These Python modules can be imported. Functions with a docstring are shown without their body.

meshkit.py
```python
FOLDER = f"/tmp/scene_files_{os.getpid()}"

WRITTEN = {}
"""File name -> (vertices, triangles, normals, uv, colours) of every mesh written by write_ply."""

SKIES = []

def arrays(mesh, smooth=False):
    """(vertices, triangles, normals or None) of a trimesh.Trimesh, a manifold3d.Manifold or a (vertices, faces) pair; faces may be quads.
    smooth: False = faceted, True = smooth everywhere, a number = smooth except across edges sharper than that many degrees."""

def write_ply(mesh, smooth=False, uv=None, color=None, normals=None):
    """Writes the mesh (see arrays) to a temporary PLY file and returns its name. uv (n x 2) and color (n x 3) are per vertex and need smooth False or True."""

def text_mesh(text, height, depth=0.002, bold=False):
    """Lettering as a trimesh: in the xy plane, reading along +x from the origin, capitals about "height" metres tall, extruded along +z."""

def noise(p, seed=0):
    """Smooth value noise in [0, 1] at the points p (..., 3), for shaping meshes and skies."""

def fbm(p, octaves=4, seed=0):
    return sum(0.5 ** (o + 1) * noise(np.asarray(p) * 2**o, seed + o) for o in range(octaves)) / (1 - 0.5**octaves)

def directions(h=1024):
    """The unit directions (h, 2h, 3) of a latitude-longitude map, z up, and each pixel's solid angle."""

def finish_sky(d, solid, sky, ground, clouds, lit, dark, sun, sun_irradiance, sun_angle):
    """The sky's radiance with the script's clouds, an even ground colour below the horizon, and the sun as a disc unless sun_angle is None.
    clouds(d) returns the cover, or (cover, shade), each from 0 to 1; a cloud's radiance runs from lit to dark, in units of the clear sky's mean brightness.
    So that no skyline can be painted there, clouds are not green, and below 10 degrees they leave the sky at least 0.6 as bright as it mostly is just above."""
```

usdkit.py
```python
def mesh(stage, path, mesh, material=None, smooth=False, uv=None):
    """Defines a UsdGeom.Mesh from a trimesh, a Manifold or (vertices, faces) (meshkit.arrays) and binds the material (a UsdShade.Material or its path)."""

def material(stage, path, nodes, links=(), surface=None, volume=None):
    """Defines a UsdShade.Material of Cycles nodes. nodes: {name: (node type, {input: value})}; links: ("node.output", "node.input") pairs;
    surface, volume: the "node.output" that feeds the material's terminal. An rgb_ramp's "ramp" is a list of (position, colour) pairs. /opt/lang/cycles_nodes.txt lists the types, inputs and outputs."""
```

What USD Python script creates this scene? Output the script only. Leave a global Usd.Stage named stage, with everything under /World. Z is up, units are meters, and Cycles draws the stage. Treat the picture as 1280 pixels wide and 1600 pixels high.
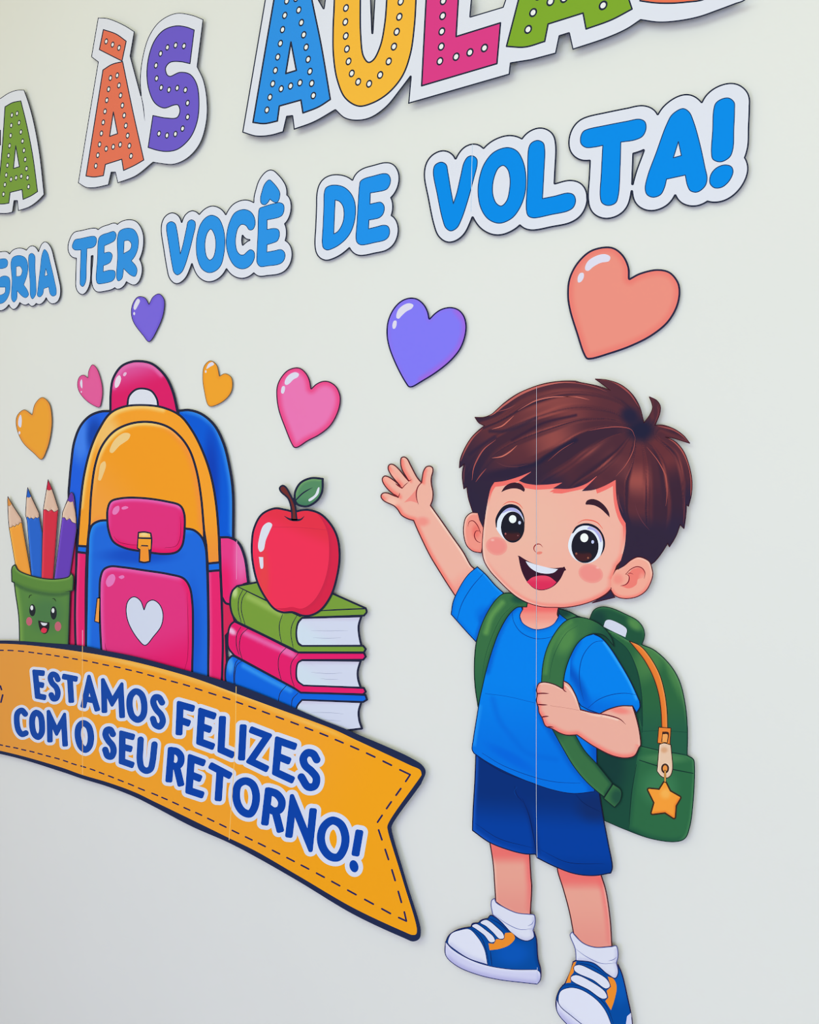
import math, numpy as np, shapely, usdkit, manifold3d
from shapely.geometry import Polygon, LineString, Point, MultiPolygon
from shapely.ops import unary_union
from shapely import affinity
from pxr import Usd, UsdGeom, UsdLux, Sdf, Gf, Vt

stage = Usd.Stage.CreateInMemory()
UsdGeom.SetStageUpAxis(stage, UsdGeom.Tokens.z)
UsdGeom.SetStageMetersPerUnit(stage, 1.0)
UsdGeom.Xform.Define(stage, "/World")
UsdGeom.Scope.Define(stage, "/World/Looks")

# ------------------------------------------------------------------ camera
# The wall is the plane y = 0, seen obliquely from y < 0; its horizontals vanish far to the left.
F, CX, CY = 1280.0, 640.0, 700.0            # focal length and principal point in pixels of the 1280 x 1600 frame
PHI = math.atan2(F, 1790.0)                 # angle between the view axis and the wall's normal
DIST, EYE = 0.95, 1.5                       # camera's distance to the wall, height of the eye
FWD = np.array([-math.sin(PHI), math.cos(PHI), 0.0])
RGT = np.array([math.cos(PHI), math.sin(PHI), 0.0])
CAM = np.array([0.0, -DIST, EYE])
cam = UsdGeom.Camera.Define(stage, "/World/Camera")
cam.CreateHorizontalApertureAttr(36.0)
cam.CreateVerticalApertureAttr(45.0)
cam.CreateFocalLengthAttr(36.0 * F / 1280)
cam.CreateVerticalApertureOffsetAttr(-(800 - CY) / 1280 * 36.0)
cam.CreateExposureAttr(0.0)
m = Gf.Matrix4d(1)
for i, row in enumerate((RGT, (0, 0, 1), -FWD, CAM)):
    for j in range(3):
        m[i, j] = float(row[j])
UsdGeom.Xformable(cam).AddTransformOp().Set(m)

# ------------------------------------------------------------------ light: warm room ambience, unseen ceiling lamp and right window, unseen cool panel low left
def tinted(light, power, rgb):
    light.CreateColorAttr(Gf.Vec3f(*[c / max(rgb) for c in rgb]))
    light.CreateIntensityAttr(power * max(rgb))

dome = UsdLux.DomeLight.Define(stage, "/World/room_ambience")
tinted(dome, 0.6, (0.402, 0.372, 0.235))
def panel(name, w, h, power, rgb, at, turn=None):
    p = UsdLux.RectLight.Define(stage, "/World/" + name)
    p.CreateWidthAttr(w)
    p.CreateHeightAttr(h)
    tinted(p, power, rgb)
    x = UsdGeom.Xformable(p)
    x.AddTranslateOp().Set(Gf.Vec3d(*at))
    if turn is not None:
        x.AddRotateZOp().Set(turn)
        x.AddRotateXOp().Set(90.0)
panel("unseen_ceiling_lamp", 2.6, 1.6, 5.5, (0.293, 0.369, 0.352), (-0.9, -1.9, 2.95))  # out of view, placed to light the wall from above
panel("unseen_window_daylight", 2.0, 1.5, 8.0, (0.284, 0.345, 0.520), (1.6, -2.6, 1.2), 38.0)  # out of view at right, placed to cool the wall and soften shadows leftward
panel("unseen_cool_panel", 1.6, 1.0, 8.0, (0.075, 0.095, 0.365), (-1.6, -2.6, 0.55), 0.0)  # out of view, placed low to tint the lower left wall blue

# ------------------------------------------------------------------ helpers
def lin(c):
    c = np.asarray(c, float) / 255.0
    return np.where(c <= 0.04045, c / 12.92, ((c + 0.055) / 1.055) ** 2.4)

def to_wall(p, h):
    """pixels of the photograph -> (x, z) on the plane h in front of the wall"""
    p = np.asarray(p, float)
    d = FWD * F + (p[:, :1] - CX) * RGT + np.stack([0 * p[:, 0], 0 * p[:, 0], CY - p[:, 1]], 1)
    t = (DIST - h) / d[:, 1]
    return np.stack([CAM[0] + t * d[:, 0], CAM[2] + t * d[:, 2]], 1)

def to_px(x, z, h):
    v = np.stack([x, -h + 0 * x, z], 1) - CAM
    zz = v @ FWD
    return np.stack([CX + F * (v @ RGT) / zz, CY - F * v[:, 2] / zz], 1)

def mapped(poly, fn):
    return shapely.transform(poly, fn)

VIEW = {  # traced crops: origin and magnification
    "V1": (0, 0, 3.2), "V2": (360, 0, 3.2), "V3": (740, 0, 2.37037), "V4": (0, 340, 3.2), "LA": (0, 140, 7.625), "LL": (620, 0, 5.3333),
    "TS": (780, 0, 3.2), "GT": (0, 340, 5.3333), "VC": (240, 250, 5.8182), "DE": (480, 240, 8), "VO": (660, 180, 4.7407), "TA": (880, 120, 4.2667),
    "HP": (870, 370, 6.0952), "HV": (590, 450, 8), "HK": (420, 560, 9.846),
    "A1": (0, 720, 5.3333), "A2": (90, 550, 4.129), "A3": (90, 820, 4.129), "A4": (340, 730, 4.923), "A5": (340, 890, 4.923), "A6": (0, 980, 4.2667),
    "A7": (240, 1060, 4.5714), "A8": (400, 1140, 4.5714), "B1": (580, 570, 4.5714), "B2": (820, 570, 4.5714), "B3": (700, 740, 6.4), "B4": (860, 760, 6.4),
    "B5": (690, 870, 4.7407), "B6": (860, 920, 5.12), "B7": (720, 1120, 3.3684), "B8": (680, 1350, 3.7647), "H1": (700, 580, 6.4), "H2": (880, 570, 5.8182),
    "H3": (930, 750, 7.529), "R7": (580, 700, 6.956), "K8": (690, 1050, 4.7407), "PX": (0, 0, 1)}

def pts(text):
    """'A2 340,392! 345,250 B3 ...': points of the named crops in photograph pixels; ! marks a corner"""
    out, v = [], VIEW["PX"]
    for w in text.split():
        if w in VIEW:
            v = VIEW[w]
            continue
        c = w.endswith("!")
        x, y = w.rstrip("!").split(",")
        out.append((v[0] + float(x) / v[2], v[1] + float(y) / v[2], c))
    return out

def spline(P, closed=True, step=2.0):
    """centripetal Catmull-Rom through the points, broken at corners"""
    n = len(P)
    xy = np.array([p[:2] for p in P])
    cor = [p[2] for p in P]
    out = []
    for i in range(n if closed else n - 1):
        a, b = i, (i + 1) % n
        p1, p2 = xy[a], xy[b]
        L = np.hypot(*(p2 - p1))
        if cor[a] and cor[b] or L < 1e-6:
            out.append(p1)
            continue
        p0 = 2 * p1 - p2 if cor[a] or (not closed and a == 0) else xy[a - 1]
        p3 = 2 * p2 - p1 if cor[b] or (not closed and b == n - 1) else xy[(b + 1) % n]
        t0 = 0.0
        t1 = t0 + max(np.hypot(*(p1 - p0)), 1e-3) ** 0.5
        t2 = t1 + L ** 0.5
        t3 = t2 + max(np.hypot(*(p3 - p2)), 1e-3) ** 0.5
        for t in np.linspace(t1, t2, max(2, int(L / step)) + 1)[:-1]:
            A1 = (t1 - t) / (t1 - t0) * p0 + (t - t0) / (t1 - t0) * p1
            A2 = (t2 - t) / (t2 - t1) * p1 + (t - t1) / (t2 - t1) * p2
            A3 = (t3 - t) / (t3 - t2) * p2 + (t - t2) / (t3 - t2) * p3
            B1 = (t2 - t) / (t2 - t0) * A1 + (t - t0) / (t2 - t0) * A2
            B2 = (t3 - t) / (t3 - t1) * A2 + (t - t1) / (t3 - t1) * A3
            out.append((t2 - t) / (t2 - t1) * B1 + (t - t1) / (t2 - t1) * B2)
    if not closed:
        out.append(xy[-1])
    return np.array(out)

def fix(p):
    if not p.is_valid:
        p = p.buffer(0)
    return p

def poly(text, *holes):
    p = fix(Polygon(spline(pts(text))))
    for h in holes:
        p = p.difference(fix(Polygon(spline(pts(h)))))
    return p

def pl(text):
    return spline(pts(text), closed=False, step=1.5)

def taper(text, w, a=0.1, b=0.1):
    """a drawn line, w pixels thick in the middle and thinner at its ends (a, b: share of w)"""
    q = pl(text)
    s = np.r_[0, np.cumsum(np.hypot(*np.diff(q, axis=0).T))]
    s /= s[-1]
    t = np.gradient(q, axis=0)
    nrm = np.stack([-t[:, 1], t[:, 0]], 1) / np.maximum(np.hypot(*t.T), 1e-9)[:, None]
    prof = np.minimum(a + (1 - a) * np.sin(np.minimum(s / 0.5, 1) * math.pi / 2), b + (1 - b) * np.sin(np.minimum((1 - s) / 0.5, 1) * math.pi / 2))
    r = (w / 2 * prof)[:, None]
    return fix(Polygon(np.vstack([q + nrm * r, (q - nrm * r)[::-1]])))

def line(text, w):
    return LineString(pl(text)).buffer(w / 2, quad_segs=4)

def ell(view, cx, cy, rx, ry, rot=0):
    v = VIEW[view]
    e = affinity.scale(Point(0, 0).buffer(1, quad_segs=10), rx / v[2], ry / v[2])
    return affinity.translate(affinity.rotate(e, rot, origin=(0, 0)), v[0] + cx / v[2], v[1] + cy / v[2])

def wbuf(p, r, h=0.004):
    """grow by r metres on the wall"""
    w = mapped(p, lambda q: to_wall(q, h)).buffer(r, quad_segs=12)
    return mapped(w, lambda q: to_px(q[:, 0], q[:, 1], h))

# colour of a print: base and soft printed tones, evaluated at photograph pixels
def sm(x):
    x = np.clip(x, 0, 1)
    return x * x * (3 - 2 * x)

def G(c, a, b, k=1.0):            # tone that grows from point a to point b
    a, b = np.array(a, float), np.array(b, float)
    return lambda p, g: (c, k * sm(((p - a) @ (b - a)) / ((b - a) @ (b - a))))

def S(c, x, y, rx, ry, rot=0, k=1.0):    # soft spot
    ca, sa = math.cos(math.radians(rot)), math.sin(math.radians(rot))
    def f(p, g):
        d = p - np.array([x, y])
        u, v = d[:, 0] * ca + d[:, 1] * sa, -d[:, 0] * sa + d[:, 1] * ca
        return c, k * sm(1.35 - np.hypot(u / rx, v / ry))
    return f

def N(c, text, r, k=1.0):         # soft band along a line
    ln = LineString(pl(text))
    return lambda p, g: (c, k * sm(1 - shapely.distance(shapely.points(p), ln) / r))

def E(c, r, k=1.0, d=None):       # soft band along the piece's own edge, optionally only where the edge faces d
    def f(p, g):
        bd = g.boundary
        sd = lambda q: shapely.distance(shapely.points(q), bd) * np.where(shapely.contains_xy(g, q[:, 0], q[:, 1]), 1.0, -1.0)
        w = sm(1 - np.abs(sd(p)) / r)
        if d is not None:
            dd, e = np.array(d, float) / np.hypot(*d), 0.8
            n = -np.stack([sd(p + [e, 0]) - sd(p - [e, 0]), sd(p + [0, e]) - sd(p - [0, e])], 1)
            n /= np.maximum(np.hypot(n[:, 0], n[:, 1]), 1e-6)[:, None]
            w = w * sm((n @ dd + 0.1) / 0.8)
        return c, k * w
    return f

MATS, COUNT = {}, {}
def mat(c):
    key = tuple(int(x) for x in c)
    if key not in MATS:
        path = "/World/Looks/print_%d_%d_%d" % key
        MATS[key] = usdkit.material(stage, path, {
            "p": ("principled_bsdf", {"base_color": tuple(np.clip(lin(key), 0, 0.97)), "roughness": 0.6, "specular_ior_level": 0.06})}, surface="p.BSDF")
    return MATS[key]

TONES = usdkit.material(stage, "/World/Looks/printed_tones", {
    "a": ("attribute", {"attribute": "tone"}), "p": ("principled_bsdf", {"roughness": 0.6, "specular_ior_level": 0.06})},
    [("a.color", "p.base_color")], surface="p.BSDF")

def numbered(parent, name):
    k = COUNT.get((parent, name), 0)
    COUNT[(parent, name)] = k + 1
    return f"{parent}/{name}" + (f"_{k:03d}" if k else "")

CARD, STEP = 0.0003, 0.00006       # thickness of the card, height of one printed layer

class Thing:
    """one cut-out on the wall: an Xform at its base, its parts are its children"""
    def __init__(self, name, label, category, lift=0.004, group=None):
        self.path, self.lift = numbered("/World", name), lift
        self.x = UsdGeom.Xform.Define(stage, self.path)
        self.org = None
        pr = self.x.GetPrim()
        pr.SetCustomDataByKey("label", label)
        pr.SetCustomDataByKey("category", category)
        if group:
            pr.SetCustomDataByKey("group", group)

    def place(self, sil):
        x0, y0, x1, y1 = mapped(sil, lambda q: to_wall(q, self.lift)).bounds
        self.org = np.array([(x0 + x1) / 2, 0.0, y0])
        self.x.AddTranslateOp().Set(Gf.Vec3d(*map(float, self.org)))

    def mesh(self, name, poly, color, h0, h1, parent=None, mods=None, res=4.0, label=None, stuff=False):
        geoms = [g for g in getattr(poly, "geoms", [poly]) if g.geom_type == "Polygon" and g.area > 0.05]
        assert geoms, (self.path, name)
        path = numbered(parent or self.path, name)
        flat = mapped(MultiPolygon(geoms), lambda q: to_wall(q, h1))
        rings = []
        for g in flat.geoms:
            g = shapely.geometry.polygon.orient(g)
            rings += [np.asarray(g.exterior.coords)[:-1]] + [np.asarray(r.coords)[:-1] for r in g.interiors]
        M = manifold3d.Manifold.extrude(manifold3d.CrossSection(rings, manifold3d.FillRule.Positive), h1 - h0)
        if mods:
            cx = poly.centroid.x
            scale = (F * math.cos(PHI) + (cx - CX) * math.sin(PHI)) / DIST
            M = M.refine_to_length(res / scale)
        mm = M.to_mesh()
        v, f = np.asarray(mm.vert_properties[:, :3], float), np.asarray(mm.tri_verts)
        P = np.stack([v[:, 0], -(h0 + v[:, 2]), v[:, 1]], 1)
        o = usdkit.mesh(stage, path, (P - self.org, f), TONES if mods else mat(color))
        if mods:
            px, g = to_px(v[:, 0], v[:, 1], h1), unary_union(geoms)
            col = np.tile(np.asarray(color, float), (len(px), 1))
            for fn in mods:
                c, w = fn(px, g)
                col += (np.asarray(c, float) - col) * w[:, None]
            UsdGeom.PrimvarsAPI(o).CreatePrimvar("tone", Sdf.ValueTypeNames.Color3fArray, "vertex").Set(
                Vt.Vec3fArray.FromNumpy(np.clip(lin(col), 0, 0.97).astype(np.float32)))
        pr = o.GetPrim()
        if label:
            pr.SetCustomDataByKey("label", label)
        if stuff:
            pr.SetCustomDataByKey("kind", "stuff")
        return path

    def card(self, sil, color, name="card", foam=5.0, avoid=None, label=None):
        """the card, held off the wall by foam glued behind it"""
        self.place(sil)
        self.sil = sil
        b = sil.buffer(-foam)
        if avoid is not None:
            b = b.difference(avoid.buffer(3))
        b = unary_union([g for g in getattr(b, "geoms", [b]) if g.area > 20]) if not b.is_empty else b
        if not b.is_empty and b.area > 20:
            self.mesh("foam_backing", b.simplify(0.7), (225, 225, 225), 0.0004, self.lift, label="white foam pad behind the card")
        self.front = self.lift + CARD
        return self.mesh(name, sil, color, self.lift, self.front, label=label)

    def ink(self, name, poly, color, layer=1, parent=None, low=0, **kw):
        return self.mesh(name, poly, color, self.front + low * STEP, self.front + layer * STEP, parent, **kw)

# ------------------------------------------------------------------ the setting
def box(name, lo, hi, material, kind="structure"):
    x = np.array([[a, b, c] for a in (lo[0], hi[0]) for b in (lo[1], hi[1]) for c in (lo[2], hi[2])], float)
    f = [[0, 1, 3, 2], [4, 6, 7, 5], [0, 4, 5, 1], [2, 3, 7, 6], [0, 2, 6, 4], [1, 5, 7, 3]]
    o = usdkit.mesh(stage, "/World/" + name, (x, f), material)
    o.GetPrim().SetCustomDataByKey("kind", kind)
    return o.GetPrim()

WALL = usdkit.material(stage, "/World/Looks/wall_paint", {
    "g": ("geometry", {}), "n": ("noise_texture", {"scale": 260.0, "detail": 3.0}), "n2": ("noise_texture", {"scale": 2.5, "detail": 2.0}),
    "r": ("rgb_ramp", {"ramp": [(0.3, tuple(lin((229, 230, 229)))), (0.7, tuple(lin((231, 232, 231))))]}),
    "b": ("bump", {"strength": 0.10, "distance": 0.0006}), "p": ("principled_bsdf", {"roughness": 0.65, "specular_ior_level": 0.15})},
    [("g.position", "n.vector"), ("g.position", "n2.vector"), ("n2.fac", "r.fac"), ("r.color", "p.base_color"), ("n.fac", "b.height"), ("b.normal", "p.normal")], surface="p.BSDF")
FLOOR = usdkit.material(stage, "/World/Looks/floor_vinyl", {
    "g": ("geometry", {}), "n": ("noise_texture", {"scale": 14.0, "detail": 6.0}),
    "r": ("rgb_ramp", {"ramp": [(0.3, tuple(lin((150, 148, 145)))), (0.7, tuple(lin((172, 170, 166))))]}), "p": ("principled_bsdf", {"roughness": 0.45})},
    [("g.position", "n.vector"), ("n.fac", "r.fac"), ("r.color", "p.base_color")], surface="p.BSDF")
p = box("wall_back", (-5, 0, 0), (3, 0.12, 3.0), WALL)
p.SetCustomDataByKey("label", "cream painted wall carrying the printed cutouts")
p.SetCustomDataByKey("category", "wall")
p = box("floor", (-5, -4, -0.1), (3, 0.12, 0.0), FLOOR)
p.SetCustomDataByKey("label", "grey vinyl floor below the decorated wall")
p.SetCustomDataByKey("category", "floor")
p = box("baseboard_back", (-5, -0.014, 0.0), (3, 0.0, 0.08), mat((214, 212, 205)))
p.SetCustomDataByKey("label", "plain pale baseboard along the foot of the wall")
p.SetCustomDataByKey("category", "baseboard")
NAVY, CARDWHITE = (38, 44, 66), (226, 228, 243)
# ------------------------------------------------------------------ the title's cut-outs (dotted letters)
def dots(view, text):
    v = VIEW[view]
    return [(v[0] + float(a) / v[2], v[1] + float(b) / v[2]) for a, b in (w.split(",") for w in text.split())]

def title(name, label, sil, letters, lift, foam, edge=1.3):
    t = Thing("title_cutout", label, "lettering", lift, "dotted title words cut from card")
    t.card(sil, NAVY, foam=foam, label="card edge printed as a dark outline")
    t.ink("card_face", sil.buffer(-edge), CARDWHITE, 1, label="white card border")
    for lab, p, color, dd, rad in letters:
        L = t.ink("letter", p.buffer(-0.68 * edge), color, 3, label=lab)
        t.ink("letter_outline", p.buffer(0.68 * edge), NAVY, 2, L)
        for x, y in dd:
            if not p.contains(Point(x, y)):
                continue
            c = wbuf(Point(x, y).buffer(0.2), rad - 0.0002)
            t.ink("dot", c, (240, 240, 242), 5, L)
            t.ink("dot_ring", wbuf(Point(x, y).buffer(0.2), rad + 0.0020).difference(c.buffer(-0.2)), NAVY, 4, L)
    return t

GREEN, ORANGE, VIOLET, BLUE, YELLOW, PINK = (122, 158, 66), (232, 117, 90), (112, 92, 208), (46, 146, 236), (248, 186, 62), (222, 60, 138)
sil = poly("LA -400,470! -100,400! -80,150! 0,105 100,40 200,5 288,3! 340,150 400,370 470,740 528,1250! 450,1330 350,1400 215,1447! 205,1325! 170,1325! 150,1462! 80,1478 0,1478 -30,1475! -300,1510! -300,870! -400,860!")
title("title_cutout", "white edged dotted green letter A at the photo's left edge, top row", sil, [
    ("green letter A", poly("LA 60,205! 150,155 248,135! 320,430 390,790 447,1215! 370,1265 275,1308! 263,1190! 120,1225! 105,1352! 40,1362 -60,1362! -20,1180 0,990 30,650", "LA 187,670! 232,918! 160,940!"),
     GREEN, dots("LA", "203,284 227,394 249,505 268,614 285,725 300,833 315,941 328,1050 340,1157 141,304 134,427 126,547 114,669 101,786 88,902 74,1017 58,1132 41,1246 131,1069 191,1051 253,1033"), 0.0034),
    ("plum letter T", poly("LA -340,560! 5,485! 6,658! -100,692! -100,1410! -230,1430! -230,722! -340,745!"), (150, 62, 92), [], 0.003)], 0.006, 9, 1.0)
sil = poly("V1 490,88! 540,92 620,125 673,158! 652,280! 680,385 705,478! 700,400 712,290 745,180 800,105 880,66 960,75 1017,97! 987,333! 1018,400 1036,500 1033,610 1000,720 940,790 870,822 800,818 766,812! 680,880 588,916! 576,862! 557,862! 543,925! 470,940 430,938 390,915! 440,610 490,310! 456,285!")
t = title("title_cutout", "white edged dotted word ÀS in orange and violet, top row left", sil, [
    ("orange grave accent", poly("V1 517,148! 580,170 631,206! 610,305! 550,275 497,248!"), ORANGE, dots("V1", "531,207 563,223 595,239"), 0.0034),
    ("orange letter A", poly("V1 515,350! 560,322 613,308! 665,560 719,800! 670,828 618,852! 609,796! 527,822! 517,878! 470,885 430,880!", "V1 567,560! 588,668! 548,682!"), ORANGE,
     dots("V1", "552,390 543,446 534,501 525,557 516,612 507,667 498,722 489,776 479,829 586,377 595,427 603,477 612,527 621,577 629,628 638,678 647,729 655,780 531,744 566,734 601,723"), 0.0034),
    ("violet letter S", poly("V1 971,150! 950,318! 900,308 850,312 828,340 836,375 850,382 900,362 950,372 983,420 995,510 985,610 950,690 890,745 840,757 790,752 741,737! 765,578! 830,590 885,588 900,555 890,525 870,525 820,540 775,515 745,450 735,370 745,280 775,200 820,150 880,130 930,135"),
     VIOLET, dots("V1", "920,230 878,226 837,237 803,268 780,327 783,392 806,438 845,449 886,440 927,450 938,515 938,585 913,643 877,670 835,677 795,668"), 0.0034)], 0.006, 9, 1.1)
t.ink("cut_line", taper("V1 704,470 716,530 724,605", 1.2, 0.6, 0.1).intersection(t.sil), NAVY, 2, label="dark line between the two letters")
low = poly("V2 60,662! 130,682 200,678 265,660! 283,583! 310,580! 318,648! 420,610 525,550! 570,590 630,603 700,590 780,535 850,450 903,380! 890,518! LL 940,620! 950,527! TS 160,300! 284,267! 302,180! 350,165! 368,248! 540,190 640,145 708,100! 800,112 900,105 1000,85 1100,50 1180,20 1230,0 1340,-130! 1340,-900! 240,-900! V2 560,-330! 215,-330! 173,0!",
           "V2 395,-250! 442,0! 467,44! 473,0! 480,-250!", "V2 690,-250! 703,0! 710,185! 721,0! 735,-250!", "LL 612,140! 885,58! 905,0! 960,-250! 650,-420! 625,0!")
LET = [
    ("blue letter A", poly("V2 262,-245! 310,-262 360,-255! 408,0 455,230 500,497! 440,535 363,565! 353,500! 245,530! 235,605! 170,618 113,612! 218,0", "V2 303,210! 330,352! 277,368!"), BLUE,
     dots("V2", "183,550 198,486 212,419 225,352 237,285 250,217 261,148 272,77 282,5 292,-65 300,-135 415,478 407,417 398,357 389,297 379,236 367,174 355,113 342,50 328,-8 318,-70 310,-135 254,444 301,430 348,414"), 0.0035),
    ("yellow letter U", poly("V2 518,-250! 520,0 514,150 516,280 535,400 575,490 640,530 710,515 790,465 860,380 900,270 920,130 928,0 935,-270! 790,-235! 782,0 772,120 750,230 715,300 690,312 665,280 652,180 650,0 655,-210!"), YELLOW,
     dots("V2", "578,40 575,110 577,180 583,245 591,307 607,367 639,409 694,419 749,375 792,307 818,233 832,159 845,84 852,8 578,-35 578,-105 580,-170 857,-65 862,-140"), 0.0035),
    ("pink letter L", poly("LL 262,-430! 530,-500! 513,0! 495,305! 865,190! 835,530! 208,715! 245,0!"), PINK, dots("LL", "360,510 371,388 376,262 383,133 388,8 392,-115 397,-235 495,473 610,437 731,400"), 0.0035),
    ("green letter A", poly("TS 290,-750! 415,-790! 560,-300 650,0 665,45! 560,100 435,145! 420,65! 245,120! 228,207! 130,235 37,232! 97,0 190,-370"), (128, 170, 46), dots("TS", "145,147 170,63 195,-20 257,8 325,-8 520,27 505,-60 490,-150 475,-240 460,-330 445,-420 430,-510 412,-600 210,-105 230,-195 250,-285 270,-375 290,-465 308,-550 330,-640"), 0.0035),
    ("coral letter S", poly("TS 705,4! 780,14 860,16 940,10 1020,-2 1120,-60 1180,-200 1150,-350 1000,-480 900,-560 960,-640 1080,-600! 1150,-760! 1000,-830 800,-760 730,-600 760,-450 900,-330 1000,-250 980,-150 860,-120 725,-140!"), (236, 116, 84), dots("TS", "1000,-705 900,-715 810,-660 790,-560 830,-460 930,-400 1040,-330 1090,-230 1050,-120 960,-60 860,-50 780,-65"), 0.0035)]
tops = wbuf(unary_union([q[1] for q in LET]), 0.017).intersection(poly("PX 300,-2! 1400,-2! 1400,-400! 300,-400!"))
sil = fix(unary_union([low.intersection(poly("PX 300,-4! 1168,-4! 1168,260! 300,260!")), tops]).buffer(0.3))
title("title_cutout", "large dotted multicoloured word AULAS cut by the photo's top edge", sil, LET, 0.010, 14, 1.75)

# ------------------------------------------------------------------ the second row: blue rounded words
def word(label, letters, color, edge, lift=0.004, line_w=1.0, split=None):
    t = Thing("word_cutout", label, "lettering", lift, "blue words cut from white card")
    un = unary_union([p for _, p in letters])
    sil = wbuf(un, 0.0163)
    face = None
    if split:                   # two cards butted together, a dark edge between them
        A, B = (wbuf(unary_union([p for _, p in q]), 0.0163) for q in (letters[:split], letters[split:]))
        face = unary_union([A.difference(B).buffer(-edge), B.buffer(-edge)])
    t.card(sil, NAVY, foam=7, label="card edge printed as a dark outline")
    t.ink("card_face", face if face is not None else sil.buffer(-edge), CARDWHITE, 1, label="white card border")
    for lab, p in letters:
        L = t.ink("letter", p.buffer(-line_w / 2), color, 3, label="blue " + lab)
        t.ink("letter_outline", p.buffer(line_w / 2), (32, 62, 110), 2, L)
    return t

word("small blue word ending GRIA on white card, cut by the photo's left edge", [
    ("letter G", poly("GT -60,360 0,345 50,345 65,370 55,410 20,425 -20,430 -50,520 -40,620 0,645 40,625 45,580! 0,580! -15,530 0,500 40,485 75,500 85,560 75,640 40,700 0,718 -60,700 -100,560 -90,430")),
    ("letter R", poly("GT 92,370 110,330 160,315 210,335 233,400 225,480 198,560! 230,610 238,645 215,668 185,655 143,610! 138,680 115,705 97,680 100,520", "GT 135,410! 165,405 185,440 170,485 135,490!")),
    ("letter I", poly("GT 243,310 265,297 288,315 292,420 300,560 298,640 270,678 255,655 250,540")),
    ("letter A", poly("GT 370,265 395,290 420,380 455,530 470,610 465,645 440,655 420,640 405,578! 365,592! 355,640 330,662 312,650 315,600 335,430 350,310", "GT 382,425! 397,480! 372,487!"))], (52, 146, 230), 1.1, line_w=0.6)
word("blue word TER on white card, left of VOCÊ", [
    ("letter T", poly("GT 610,210 625,185 670,175 790,157 805,180 795,230 770,250 725,258! 720,400 712,540 690,575 670,560 668,500 675,270! 620,268 602,245")),
    ("letter E", poly("GT 825,170 850,145 900,128 950,115 968,140 955,190 925,210 870,235! 868,295! 915,288 935,310 920,370 890,390 862,400! 860,450! 920,438 955,445 960,490 940,525 880,545 815,550 803,525 812,350")),
    ("letter R", poly("GT 980,160 1000,110 1060,88 1115,100 1150,160 1150,250 1125,320 1095,360! 1130,400 1143,440 1125,490 1090,480 1030,425! 1015,510 985,528 973,505 980,330", "GT 1035,195! 1070,190 1095,220 1085,265 1030,300!"))], (50, 147, 232), 1.2, line_w=0.8)
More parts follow.
